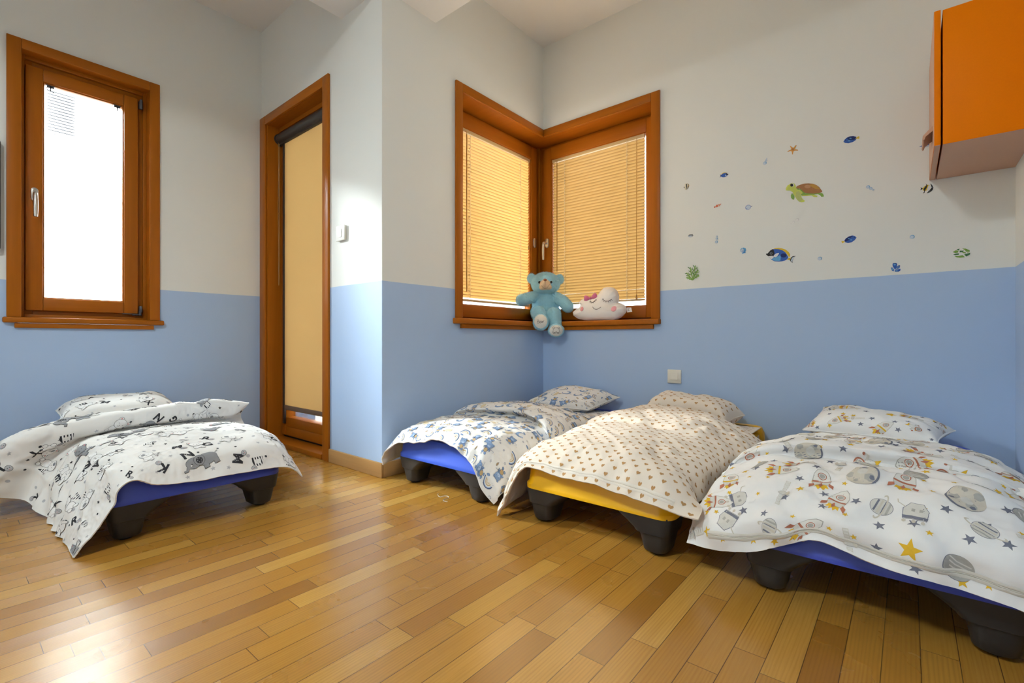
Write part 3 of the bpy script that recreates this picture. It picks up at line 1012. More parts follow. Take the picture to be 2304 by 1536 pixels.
def relax(G, excess, seed, colliders, iters=140, anchor=0.02, wl=9.0, grav=0.00012, amp=0.010):
    """position based cloth: rest lengths a little longer than the lofted shape, so that the cloth buckles into wrinkles"""
    X = G.copy()
    T = G.copy()
    nv, nu = X.shape[:2]
    nz = perlin(G * wl, seed)
    nz2 = 1 - 2 * np.abs(perlin(G * wl * 0.9 + 11.3 + 0.5 * nz[..., None], seed + 1))
    nrm = grid_normals(X)
    X = X + nrm * (amp * nz + amp * 0.75 * (nz2 - 0.6) * 0.8)[..., None]
    T = X.copy()
    ex = 1 + excess * (0.55 + 0.9 * perlin(G * 5.0 + 3.1, seed + 2))
    cons = []

    def reg(a, b, stiff, scale, par):
        L = np.linalg.norm(T[a] - T[b], axis=-1)
        e = 0.5 * (ex[a] + ex[b])
        cons.append((a, b, L * (1 + (e - 1) * scale), stiff))
    sl = slice
    for p in (0, 1):
        n_ = (nu - p) // 2
        reg((sl(None), sl(p, p + 2 * n_ - 1, 2)), (sl(None), sl(p + 1, p + 2 * n_, 2)), 0.9, 1.0, p)
        m_ = (nv - p) // 2
        reg((sl(p, p + 2 * m_ - 1, 2), sl(None)), (sl(p + 1, p + 2 * m_, 2), sl(None)), 0.9, 1.0, p)
    for p in (0, 1):
        m_ = (nv - p) // 2
        a_, b_ = sl(p, p + 2 * m_ - 1, 2), sl(p + 1, p + 2 * m_, 2)
        reg((a_, sl(0, nu - 1)), (b_, sl(1, nu)), 0.25, 1.0, p)
        reg((a_, sl(1, nu)), (b_, sl(0, nu - 1)), 0.25, 1.0, p)
    bend = []
    for k, st in ((2, 0.35), (4, 0.45), (7, 0.45)):
        bend.append(((sl(None), sl(0, nu - k)), (sl(None), sl(k, nu)), st))
        bend.append(((sl(0, nv - k), sl(None)), (sl(k, nv), sl(None)), st))
    brest = []
    for a, b, st in bend:
        brest.append(np.linalg.norm(T[a] - T[b], axis=-1) * (1 + (0.5 * (ex[a] + ex[b]) - 1) * 0.55))
    for it in range(iters):
        X[..., 2] -= grav
        X += (T - X) * anchor
        for a, b, L, st in cons:
            d = X[a] - X[b]
            l = np.linalg.norm(d, axis=-1) + 1e-9
            c = d * (0.5 * st * (l - L) / l)[..., None]
            X[a] -= c
            X[b] += c
        for (a, b, st), L in zip(bend, brest):
            d = X[a] - X[b]
            l = np.linalg.norm(d, axis=-1) + 1e-9
            w = np.minimum(0, l - L)            # only resist sharp bending
            c = d * (0.30 * st * w / l)[..., None]
            X[a] -= c
            X[b] += c
        for col in colliders:
            col(X)
    return X


def creases(X, seed, amp):
    """sharp little folds of crumpled cotton on top of the relaxed shape"""
    n = grid_normals(X)
    warp = np.stack([perlin(X * 6 + 5.0, seed + 20), perlin(X * 6 + 9.0, seed + 21), perlin(X * 6 + 13.0, seed + 22)], -1)
    P = X + warp * 0.035
    h = np.zeros(X.shape[:2])
    for k, (wl, w, a, ax) in enumerate(((3.6, 0.075, 1.0, (1.0, 0.6, 1.0)), (6.0, 0.10, 0.85, (0.6, 1.1, 1.0)), (10.0, 0.14, 0.55, (1.0, 1.0, 1.0)))):
        q = perlin(P * wl * np.array(ax) + 3.7 * k, seed + 30 + k)
        mask = np.clip(0.5 + 1.8 * perlin(X * 3.2 + 1.9 * k, seed + 40 + k), 0, 1)
        h += a * mask * (0.9 * q - np.exp(-(q / w) ** 2) + 0.55 * np.exp(-((q - 1.8 * w) / w) ** 2))
    h = np.clip(h, -1.1, 1.0)
    for _ in range(2):
        b = h.copy()
        b[1:-1, 1:-1] = (4 * h[1:-1, 1:-1] + h[:-2, 1:-1] + h[2:, 1:-1] + h[1:-1, :-2] + h[1:-1, 2:]) / 8
        h = b
    return X + n * (amp * h)[..., None]


def grid_normals(X):
    du = np.gradient(X, axis=1)
    dv = np.gradient(X, axis=0)
    n = np.cross(du, dv)
    return n / (np.linalg.norm(n, axis=-1, keepdims=True) + 1e-12)


def floor_col(z=0.004):
    def f(X):
        X[..., 2] = np.maximum(X[..., 2], z)
    return f


def box_col(x0, x1, y0, y1, z1, z0=0.0):
    """pushes points out of a cot-sized block through its nearest face"""
    def f(X):
        x, y, z = X[..., 0], X[..., 1], X[..., 2]
        ins = (x > x0) & (x < x1) & (y > y0) & (y < y1) & (z < z1) & (z > z0)
        if not ins.any(): return
        d = np.stack([x - x0, x1 - x, y - y0, y1 - y, (z1 - z)], -1)
        k = d.argmin(-1)
        for j, (ax, val) in enumerate(((0, x0), (0, x1), (1, y0), (1, y1), (2, z1))):
            m = ins & (k == j)
            X[..., ax][m] = val
    return f


def wall_col(axis, lim, sign):
    def f(X):
        if sign > 0: X[..., axis] = np.maximum(X[..., axis], lim)
        else: X[..., axis] = np.minimum(X[..., axis], lim)
    return f


class Sheet:
    """a relaxed top surface with a (s, t) coordinate in metres, and a puffed underside"""

    def __init__(self, X, lu, lv):
        self.X = X
        self.N = grid_normals(X)
        # smooth normals a little
        for _ in range(2):
            n = self.N
            m = n.copy()
            m[1:-1, 1:-1] = (n[1:-1, 1:-1] * 2 + n[:-2, 1:-1] + n[2:, 1:-1] + n[1:-1, :-2] + n[1:-1, 2:])
            self.N = m / (np.linalg.norm(m, axis=-1, keepdims=True) + 1e-12)
        self.lu, self.lv = lu, lv
        self.nv, self.nu = X.shape[:2]
        self.up = 1.0

    def at(self, s, t, off=0.0):
        """s in 0..lu, t in 0..lv arrays"""
        a = np.clip(np.asarray(s) / self.lu, 0, 1) * (self.nu - 1)
        b = np.clip(np.asarray(t) / self.lv, 0, 1) * (self.nv - 1)
        i = np.minimum(a.astype(int), self.nu - 2)
        j = np.minimum(b.astype(int), self.nv - 2)
        fa = (a - i)[..., None]
        fb = (b - j)[..., None]

        def bl(A):
            a_, b_, c_, d_ = A[j, i], A[j, i + 1], A[j + 1, i + 1], A[j + 1, i]
            return np.where(fa >= fb, a_ + fa * (b_ - a_) + fb * (c_ - b_), a_ + fb * (d_ - a_) + fa * (c_ - d_))
        # same triangles as the rendered quads; offset along the smooth normal
        return bl(self.X) + bl(self.N) * off

    def to_mesh(self, mb, thick, colliders=(), mi=0, edge=0.035, edge_min=0.004):
        nv, nu = self.nv, self.nu
        s = np.linspace(0, self.lu, nu)
        t = np.linspace(0, self.lv, nv)
        ds = np.minimum(s, self.lu - s)[None, :]
        dt = np.minimum(t, self.lv - t)[:, None]
        d = np.minimum(ds, dt)
        th = thick * np.sqrt(np.clip(1 - (1 - np.clip(d / edge, 0, 1)) ** 2, 0, 1)) + edge_min * (d <= 0)
        th = np.maximum(th, edge_min * 0.5)
        B = self.X - self.N * th[..., None]
        for c in colliders: c(B)
        q = []
        idx = np.arange(nv * nu).reshape(nv, nu)
        a, b, c_, d_ = idx[:-1, :-1], idx[:-1, 1:], idx[1:, 1:], idx[1:, :-1]
        top = np.stack([a, b, c_, d_], -1).reshape(-1, 4)
        k = nv * nu
        bot = np.stack([a, d_, c_, b], -1).reshape(-1, 4) + k
        ring = np.concatenate([idx[0, :-1], idx[:-1, -1], idx[-1, ::-1][:-1], idx[::-1, 0][:-1]])
        rim = np.stack([ring, ring + k, np.roll(ring, -1) + k, np.roll(ring, -1)], -1)
        F = np.concatenate([top, bot, rim])
        mb.add(np.concatenate([self.X.reshape(-1, 3), B.reshape(-1, 3)]).tolist(), F.tolist(), mi, True)
        return B


# ------------------------------------------------------------------ prints: small flat shapes laid into the cloth


def fill(polys, maxlen=0.005):
    """polys: list of outlines (2D, metres) -> triangulated, subdivided (verts, faces)"""
    bm = bmesh.new()
    for pl in polys:
        vs = [bm.verts.new((x, y, 0)) for x, y in pl]
        try:
            bm.faces.new(vs)
        except ValueError:
            pass
    bm.normal_update()
    bmesh.ops.triangulate(bm, faces=bm.faces[:], ngon_method='EAR_CLIP')
    for _ in range(4):
        es = [e for e in bm.edges if e.calc_length() > maxlen]
        if not es: break
        bmesh.ops.subdivide_edges(bm, edges=es, cuts=1)
        bmesh.ops.triangulate(bm, faces=[f for f in bm.faces if len(f.verts) > 3])
    bm.normal_update()
    fl = [f for f in bm.faces if f.normal.z < 0]
    if fl: bmesh.ops.reverse_faces(bm, faces=fl)
    bm.verts.index_update()
    v = np.array([p.co[:2] for p in bm.verts]) if len(bm.verts) else np.zeros((0, 2))
    f = [[q.index for q in fc.verts] for fc in bm.faces]
    bm.free()
    return v, f


def circ(cx, cy, rx, ry=None, a0=0, n=20, rot=0.0):
    ry = rx if ry is None else ry
    c, s = math.cos(rot), math.sin(rot)
    out = []
    for k in range(n):
        a = 2 * PI * k / n + a0
        x, y = rx * math.cos(a), ry * math.sin(a)
        out.append((cx + x * c - y * s, cy + x * s + y * c))
    return out


def arcband(cx, cy, r0, r1, a0, a1, n=14):
    o = [(cx + r1 * math.cos(a0 + (a1 - a0) * k / n), cy + r1 * math.sin(a0 + (a1 - a0) * k / n)) for k in range(n + 1)]
    i = [(cx + r0 * math.cos(a0 + (a1 - a0) * k / n), cy + r0 * math.sin(a0 + (a1 - a0) * k / n)) for k in range(n, -1, -1)]
    return o + i


def star(cx, cy, r, k=0.42, rot=PI / 2, n=5):
    return [(cx + (r if i % 2 == 0 else r * k) * math.cos(rot + i * PI / n), cy + (r if i % 2 == 0 else r * k) * math.sin(rot + i * PI / n)) for i in range(2 * n)]


def line(pts, w):
    """a stroke of width w along pts"""
    p = [Vector((x, y)) for x, y in pts]
    L, Rr = [], []
    for i in range(len(p)):
        d = (p[min(i + 1, len(p) - 1)] - p[max(i - 1, 0)]).normalized()
        n = Vector((-d.y, d.x)) * w / 2
        L.append(tuple(p[i] + n)); Rr.append(tuple(p[i] - n))
    return L + Rr[::-1]


def heart(cx, cy, s):
    o = []
    for k in range(22):
        a = 2 * PI * k / 22
        o.append((cx + s * 0.0625 * 16 * math.sin(a) ** 3 / 1.0, cy + s * 0.0625 * (13 * math.cos(a) - 5 * math.cos(2 * a) - 2 * math.cos(3 * a) - math.cos(4 * a))))
    return o


class Motif:
    def __init__(self): self.layers = []

    def add(self, mi, *polys, maxlen=0.005):
        v, f = fill(polys, maxlen)
        self.layers.append((mi, v, f))
        return self

    def outlined(self, mi_out, mi_in, poly_fn, *args, w=0.0011, **kw):
        """ellipse with a thin contour"""
        a = list(args)
        self.add(mi_out, poly_fn(*a, **kw))
        a[2] -= w
        if len(a) > 3 and isinstance(a[3], float): a[3] -= w
        self.add(mi_in, poly_fn(*a, **kw))
        return self


def put(mb, sheet, motif, s, t, rot=0.0, sc=1.0, base=0.0006):
    c, r = math.cos(rot) * sc, math.sin(rot) * sc
    for k, (mi, v, f) in enumerate(motif.layers):
        if not len(v): continue
        S = s + v[:, 0] * c - v[:, 1] * r
        T = t + v[:, 0] * r + v[:, 1] * c
        if S.min() < 0.004 or T.min() < 0.004 or S.max() > sheet.lu - 0.004 or T.max() > sheet.lv - 0.004:
            keep = (S > 0.004) & (T > 0.004) & (S < sheet.lu - 0.004) & (T < sheet.lv - 0.004)
            f = [q for q in f if all(keep[i] for i in q)]
            if not f: continue
        P = sheet.at(S, T, base + 0.00012 * k)
        mb.add(P.tolist(), f, mi, True)


def scatter(lu, lv, cell, seed, jitter=0.32):
    rs = random.Random(seed)
    nx, ny = max(1, round(lu / cell)), max(1, round(lv / cell))
    out = []
    for j in range(ny):
        for i in range(nx):
            x = (i + 0.5 + (0.25 if j % 2 else -0.25) + rs.uniform(-jitter, jitter)) * lu / nx
            y = (j + 0.5 + rs.uniform(-jitter, jitter)) * lv / ny
            out.append((x, y))
    return out


_letters = {}


def letter(ch, size):
    """outline mesh of a bold capital"""
    if ch in _letters: v, f = _letters[ch]
    else:
        cu = bpy.data.curves.new('lettering', 'FONT')
        cu.body = ch
        cu.offset = 0.035
        cu.resolution_u = 3
        cu.align_x = 'CENTER'
        ob = bpy.data.objects.new('lettering', cu)
        COL.objects.link(ob)
        dg = bpy.context.evaluated_depsgraph_get()
        me = bpy.data.meshes.new_from_object(ob.evaluated_get(dg))
        bm = bmesh.new(); bm.from_mesh(me)
        for _ in range(3):
            es = [e for e in bm.edges if e.calc_length() > 0.11]
            if not es: break
            bmesh.ops.subdivide_edges(bm, edges=es, cuts=1)
            bmesh.ops.triangulate(bm, faces=[q for q in bm.faces if len(q.verts) > 3])
        bm.normal_update()
        fl = [q for q in bm.faces if q.normal.z < 0]
        if fl: bmesh.ops.reverse_faces(bm, faces=fl)
        bm.verts.index_update()
        v = np.array([p.co[:2] for p in bm.verts]); f = [[q.index for q in fc.verts] for fc in bm.faces]
        bm.free()
        bpy.data.meshes.remove(me); bpy.data.objects.remove(ob); bpy.data.curves.remove(cu)
        v = v - (v.max(0) + v.min(0)) / 2
        _letters[ch] = (v, f)
    return v * size, f


# ---- nursery print in greys: letters with animals
def print_grey():
    mats = [ink('print_charcoal', (0.035, 0.035, 0.040), 0.3), ink('print_grey', (0.27, 0.275, 0.29), 0.12), ink('print_light_grey', (0.42, 0.42, 0.44), 0.1),
            ink('print_white', (0.78, 0.77, 0.76), 0.02), ink('print_pink', (0.62, 0.24, 0.23), 0.1)]
    D, Gy, L, W, Pk = range(1, 6)
    ms = []

    def lt(ch, size, style, dx=0, dy=0, m=None):
        m = m or Motif()
        v, f = letter(ch, size)
        m.layers.append((D, v + np.array([dx, dy]), f))
        rs = random.Random(ord(ch))
        if style == 'dot':
            for k in range(7): m.add(W, circ(dx + rs.uniform(-.2, .2) * size, dy + rs.uniform(-.3, .3) * size, 0.0014, n=8))
        if style == 'stripe':
            ex = np.abs(v[:, 0]).max()
            for k in range(4):
                y = (-0.27 + k * 0.17) * size
                m.add(W, [(dx - ex, dy + y), (dx + ex, dy + y + 0.003), (dx + ex, dy + y + 0.0075), (dx - ex, dy + y + 0.0045)])
        return m
    # elephant with a letter on its back
    m = lt('N', 0.055, 'dot', -0.028, 0.052)
    for o, c, w in ((D, 0, 0.0), (Gy, 1, 0.0012)):
        m.add(o, circ(0.022, 0.0, 0.036 - w, 0.026 - w))
        m.add(o, circ(-0.026, 0.004, 0.028 - w, 0.023 - w))
        m.add(o, [(-0.050 + w, 0.004), (-0.058 + w, -0.012), (-0.066 + w, -0.013), (-0.066 + w, -0.021 + w), (-0.054, -0.021 + w), (-0.044, -0.010)])
        m.add(o, [(0.0 + w, -0.01), (0.0 + w, -0.036 + w), (0.019 - w, -0.036 + w), (0.019 - w, -0.01)])
        m.add(o, [(0.036 + w, -0.01), (0.036 + w, -0.036 + w), (0.055 - w, -0.036 + w), (0.055 - w, -0.01)])
    m.add(D, line([(0.056, 0.012), (0.066, 0.016), (0.070, 0.019)], 0.002))
    m.outlined(D, Gy, circ, -0.006, 0.006, 0.020, 0.022)
    m.add(D, circ(-0.006, 0.005, 0.012, 0.013))
    for k in range(6): m.add(L, circ(-0.006 + 0.007 * math.cos(k * 1.05), 0.005 + 0.008 * math.sin(k * 1.05), 0.0016, n=8))
    m.add(D, circ(-0.036, 0.0, 0.0022, n=10)); m.add(W, circ(-0.039, -0.004, 0.003, n=10))
    ms.append((m, 1.1))

    def pup(fill_, ch, style, ear, patch):
        m = lt(ch, 0.050, style, 0.032, -0.012)
        m.outlined(D, fill_, circ, -0.004, -0.024, 0.020, 0.017)
        m.outlined(D, fill_, circ, -0.016, -0.040, 0.009, 0.007)
        m.outlined(D, fill_, circ, 0.008, -0.040, 0.009, 0.007)
        if ear == 'round':
            for sx in (-1, 1):
                m.outlined(D, fill_, circ, -0.004 + sx * 0.021, 0.030, 0.0085, 0.0085)
                m.add(Pk, circ(-0.004 + sx * 0.021, 0.030, 0.0035, n=10))
        m.outlined(D, fill_, circ, -0.004, 0.010, 0.028, 0.024)
        if ear == 'long':
            m.outlined(D, fill_, circ, -0.028, 0.018, 0.007, 0.019, rot=0.5)
            m.outlined(D, fill_, circ, 0.022, 0.020, 0.007, 0.019, rot=-0.9)
        if patch: m.add(Gy, circ(-0.014, 0.014, 0.009, 0.010))
        for sx in (-1, 1): m.add(D, circ(-0.004 + sx * 0.010, 0.010, 0.0017, n=8))
        m.add(D, circ(-0.004, 0.003, 0.0024, 0.0018, n=8))
        m.add(D, arcband(-0.004, 0.001, 0.0045, 0.0055, PI * 1.15, PI * 1.85, 8))
        return m
    ms.append((pup(W, 'V', 'stripe', 'none', True), 2))
    ms.append((pup(W, 'G', 'none', 'round', False), 2))
    ms.append((pup(Gy, 'O', 'stripe', 'round', False), 1.6))
    ms.append((pup(W, 'E', 'dot', 'long', False), 2))
    ms.append((pup(W, 'X', 'dot', 'round', True), 1.6))
    for ch, st in (('D', 'stripe'), ('A', 'none'), ('K', 'dot'), ('L', 'stripe'), ('R', 'none'), ('S', 'stripe'), ('M', 'dot')):
        m = lt(ch, 0.052, st)
        m.outlined(D, L, circ, 0.024, -0.018, 0.012, 0.010)
        m.add(D, circ(0.021, -0.016, 0.0014, n=8)); m.add(D, circ(0.028, -0.016, 0.0014, n=8)); m.add(Pk, circ(0.0245, -0.021, 0.002, 0.0014, n=8))
        ms.append((m, 0.8))
    sm = [(Motif().add(D, circ(0, 0, 0.0048, n=14)), 1), (Motif().add(L, circ(0, 0, 0.0068, n=14)), 1), (Motif().add(D, star(0, 0, 0.0085)), 1), (Motif().add(L, star(0, 0, 0.0090)), 1)]
    return mats, ms, sm, 0.122


# ---- blue bears, rainbows, moons and clouds
def print_blue():
    mats = [ink('print_navy', (0.060, 0.095, 0.21), 0.3), ink('print_blue', (0.22, 0.32, 0.50), 0.18), ink('print_pale_blue', (0.40, 0.50, 0.66), 0.12),
            ink('print_tan', (0.48, 0.34, 0.17), 0.2), ink('print_pale_tan', (0.66, 0.56, 0.38), 0.1), ink('print_cream', (0.72, 0.70, 0.66), 0.03)]
    N, B, P, T, Y, W = range(1, 7)
    ms = []
    m = Motif()
    m.outlined(N, B, circ, 0, -0.014, 0.013, 0.015)
    m.outlined(N, T, circ, 0, -0.019, 0.0115, 0.011)
    for sx in (-1, 1):
        m.outlined(N, B, circ, sx * 0.009, -0.032, 0.007, 0.0055)
        m.outlined(N, B, circ, sx * 0.0135, 0.023, 0.006, 0.006)
        m.outlined(N, B, circ, sx * 0.016, -0.008, 0.004, 0.009, rot=sx * 0.6)
    m.outlined(N, B, circ, 0, 0.010, 0.0185, 0.0165)
    m.add(P, circ(0, 0.004, 0.009, 0.0065)); m.add(N, circ(0, 0.007, 0.002, 0.0015, n=8))
    for sx in (-1, 1): m.add(N, circ(sx * 0.0075, 0.0115, 0.0015, n=8))
    m.add(N, line([(0.014, -0.006), (0.026, 0.0), (0.034, 0.004)], 0.0012))
    ms.append((m, 2.4))
    m = Motif()
    for k, mi in enumerate((N, W, T, W, N)):
        m.add(mi, arcband(0, -0.010, 0.009 + k * 0.0038, 0.009 + (k + 1) * 0.0038 - 0.0004 * (mi == N), 0, PI, 16))
    ms.append((m, 1.6))
    m = Motif()
    for k, mi in enumerate((Y, W, T, W, P, N)):
        m.add(mi, arcband(0, -0.012, 0.007 + k * 0.004, 0.007 + (k + 1) * 0.004, 0, PI, 16))
    ms.append((m, 1.0))
    m = Motif()
    def moon(sc, w=0.0):
        o = [(0.024 * math.cos(a) * sc, 0.024 * math.sin(a) * sc) for a in np.linspace(R(60), R(330), 22)]
        i = [(0.009 + 0.019 * math.cos(a) * sc, 0.004 + 0.019 * math.sin(a) * sc) for a in np.linspace(R(318), R(82), 18)]
        return o + i
    m.add(N, moon(1.04)); m.add(B, moon(0.98)); m.outlined(N, P, circ, 0.016, -0.012, 0.008, 0.007)
    ms.append((m, 1.3))
    m = Motif()
    for q, w in ((T, 0.0), (Y, 0.001)):
        m.add(q, circ(-0.012, 0.006, 0.012 - w, 0.009 - w)); m.add(q, circ(0.008, 0.009, 0.015 - w, 0.012 - w)); m.add(q, circ(0.0, 0.001, 0.026 - w, 0.007 - w))
    for k in (-0.016, -0.004, 0.010):
        m.add(T, line([(k, -0.006), (k, -0.018)], 0.0008)); m.add(B if k < 0 else N, circ(k, -0.021, 0.0028, 0.0038, n=8))
    ms.append((m, 1.2))
    leaf = lambda c: Motif().add(N, circ(0, 0, 0.0050, 0.0105)).add(c, circ(0, 0, 0.0042, 0.0095)).add(N, line([(0, -0.013), (0, 0.008)], 0.0007))
    cres = Motif().add(N, arcband(0, 0, 0.0055, 0.0072, R(40), R(320), 14)).add(P, circ(0.003, 0.003, 0.002, n=8))
    sm = [(leaf(B), 1), (leaf(T), 1), (Motif().add(N, star(0, 0, 0.0068)).add(W, star(0, 0, 0.0042)), 1.4), (cres, 1), (Motif().add(B, circ(0, 0, 0.0018, n=8)).add(N, circ(0.007, 0.003, 0.0013, n=8)).add(T, circ(-0.005, 0.006, 0.0013, n=8)), 1.4),
          (Motif().add(T, circ(0, 0, 0.0042, 0.0062, n=12)), 0.6)]
    return mats, ms, sm, 0.080


# ---- space print
def print_space():
    mats = [ink('print_moon_grey', (0.40, 0.39, 0.36), 0.35, 28), ink('print_slate', (0.17, 0.18, 0.23), 0.35, 40), ink('print_ash', (0.60, 0.59, 0.55), 0.14, 40), ink('print_gold', (0.68, 0.42, 0.035), 0.25, 60),
            ink('print_rust', (0.42, 0.16, 0.10), 0.3, 60), ink('print_bone', (0.72, 0.71, 0.67), 0.05), ink('print_sand', (0.58, 0.54, 0.46), 0.12)]
    Mo, Sl, As, Go, Ru, Bo, Sa = range(1, 8)
    ms = []
    rs = random.Random(5)

    def blob(cx, cy, r, seed):
        q = random.Random(seed)
        return [(cx + r * (0.75 + 0.4 * q.random()) * math.cos(2 * PI * k / 14), cy + r * (0.75 + 0.4 * q.random()) * math.sin(2 * PI * k / 14)) for k in range(14)]
    m = Motif(); m.add(Sl, circ(0, 0, 0.0375, n=36)); m.add(Sa, circ(0.001, 0.001, 0.0365, n=36))
    m.add(Mo, blob(-0.020, -0.006, 0.012, 1)); m.add(Sl, blob(-0.023, -0.010, 0.006, 2)); m.add(Mo, blob(0.016, -0.016, 0.011, 3)); m.add(Sl, blob(0.019, -0.020, 0.006, 4)); m.add(Mo, blob(0.018, 0.020, 0.010, 5))
    m.add(As, blob(0.004, -0.006, 0.012, 6)); m.add(Sl, arcband(0, 0, 0.033, 0.0375, R(185), R(285), 18)); m.add(Mo, blob(-0.008, 0.024, 0.007, 8))
    ms.append((m, 1.1))
    m = Motif(); m.add(Sl, circ(0, 0, 0.0265, n=28)); m.add(Mo, circ(0.0005, 0.0005, 0.0258, n=28))
    for k in range(4): m.add(As, line([(-0.020 + 0.003 * k, 0.014 - 0.009 * k), (-0.005, 0.010 - 0.008 * k), (0.018 - 0.002 * k, 0.013 - 0.009 * k)], 0.0030))
    ms.append((m, 0.9))

    def rocket(tail_band):
        m = Motif()
        body = lambda w: [(x * (1 - w), y * (1 - w)) for x, y in [(0, 0.046), (0.012, 0.034), (0.020, 0.016), (0.0225, -0.006), (0.019, -0.024), (-0.019, -0.024), (-0.0225, -0.006), (-0.020, 0.016), (-0.012, 0.034)]]
        m.add(Go, [(-0.013, -0.022), (-0.017, -0.036), (-0.010, -0.033), (-0.006, -0.045), (0.001, -0.036), (0.008, -0.047), (0.010, -0.034), (0.017, -0.037), (0.013, -0.022)])
        m.add(Mo, body(0)); m.add(Bo, body(0.06))
        m.add(As, [(-0.021, -0.010), (0.021, -0.010), (0.0178, -0.0225), (-0.0178, -0.0225)])
        m.add(Go if tail_band else Ru, [(-0.0219, -0.004), (0.0219, -0.004), (0.0210, -0.0095), (-0.0210, -0.0095)])
        for sx in (-1, 1): m.add(Ru, [(sx * 0.018, -0.016), (sx * 0.029, -0.024), (sx * 0.029, -0.040), (sx * 0.017, -0.026)])
        m.add(Ru, [(0, -0.014), (0.005, -0.027), (0, -0.036), (-0.005, -0.027)])
        m.add(Ru, circ(0, 0.012, 0.0105, n=22)); m.add(Bo, circ(0, 0.012, 0.0085, n=20)); m.add(Mo, circ(0, 0.012, 0.0068, n=20))
        return m
    ms.append((rocket(True), 1.5)); ms.append((rocket(False), 1.1))
    # planet with a ring
    m = Motif(); m.add(Sl, circ(0, 0, 0.0225, n=26)); m.add(As, circ(0, 0, 0.0215, n=26))
    for k, mi in enumerate((Sl, Sa, Sl, Mo)): m.add(mi, [(-0.0195 + abs(k - 1.5) * 0.002, 0.012 - k * 0.008), (0.0195 - abs(k - 1.5) * 0.002, 0.012 - k * 0.008), (0.0195 - abs(k - 1.5) * 0.002, 0.008 - k * 0.008), (-0.0195 + abs(k - 1.5) * 0.002, 0.008 - k * 0.008)])
    m.add(Sa, [(0.038 * math.cos(a), 0.009 * math.sin(a)) for a in np.linspace(R(150), R(390), 20)] + [(0.033 * math.cos(a), 0.0062 * math.sin(a)) for a in np.linspace(R(390), R(150), 20)])
    ms.append((m, 1.2))
    # space station module
    m = Motif(); m.add(Sl, [(-0.022, -0.020), (0.022, -0.020), (0.024, 0.008), (0.012, 0.026), (-0.012, 0.026), (-0.024, 0.008)]); m.add(As, [(-0.021, -0.019), (0.021, -0.019), (0.0228, 0.0078), (0.0114, 0.0248), (-0.0114, 0.0248), (-0.0228, 0.0078)])
    m.add(Sl, [(-0.0235, -0.010), (0.0235, -0.010), (0.0225, -0.018), (-0.0225, -0.018)])
    for k in (-0.009, 0.005): m.add(Mo, [(k, 0.002), (k + 0.007, 0.002), (k + 0.007, 0.010), (k, 0.010)])
    for k in (-0.018, 0.0, 0.016): m.add(Sa, circ(k, -0.027, 0.0038, 0.005, n=10))
    m.add(Sa, line([(-0.02, 0.012), (-0.034, 0.020), (-0.036, 0.030)], 0.0022))
    ms.append((m, 1.0))
    # satellite with ladder-like panels
    m = Motif()
    for sx in (-1, 1):
        for k in range(4):
            x0 = sx * (0.010 + k * 0.008); x1 = sx * (0.0165 + k * 0.008)
            m.add(Sa, [(x0, -0.006), (x1, -0.006), (x1, 0.006), (x0, 0.006)][::sx]); m.add(Bo, [(x0 + sx * 0.0008, -0.005), (x1 - sx * 0.0008, -0.005), (x1 - sx * 0.0008, 0.005), (x0 + sx * 0.0008, 0.005)][::sx])
    m.add(Mo, circ(0, 0.0, 0.0065, 0.011)); m.add(As, circ(0, 0.0, 0.0055, 0.010)); m.add(Sa, circ(0, 0.013, 0.007, 0.004))
    ms.append((m, 1.3))
    # astronaut
    m = Motif(); m.add(Go, [(-0.006, -0.022), (-0.012, -0.040), (0.0, -0.033), (0.010, -0.042), (0.007, -0.022)])
    m.add(Mo, circ(0, -0.012, 0.0125, 0.016)); m.add(Bo, circ(0, -0.012, 0.0115, 0.015))
    for sx in (-1, 1):
        m.add(As, line([(sx * 0.010, -0.006), (sx * 0.022, -0.012), (sx * 0.026, -0.004)], 0.006)); m.add(Ru, circ(sx * 0.026, -0.002, 0.0038, n=10))
    m.add(Ru, circ(0, 0.012, 0.0165, 0.0145)); m.add(Bo, circ(0, 0.012, 0.0125, 0.0105)); m.add(Mo, circ(0, 0.012, 0.0105, 0.0085))
    ms.append((m, 1.0))
    big = Motif().add(Go, star(0, 0, 0.0215))
    ms.append((big, 0.9))
    sm = [(Motif().add(Sl, star(0, 0, 0.0130)), 2), (Motif().add(Go, star(0, 0, 0.0080)), 1.2), (Motif().add(Go, star(0, 0, 0.0120)), 0.8)]
    return mats, ms, sm, 0.102


def print_heart():
    mats = [ink('print_caramel', (0.44, 0.25, 0.105), 0.15)]
    return mats, None, None, 0.036


PRINTS = {'grey': print_grey(), 'blue': print_blue(), 'space': print_space(), 'heart': print_heart()}
HEART = Motif().add(1, heart(0, 0, 0.0078), maxlen=0.006)


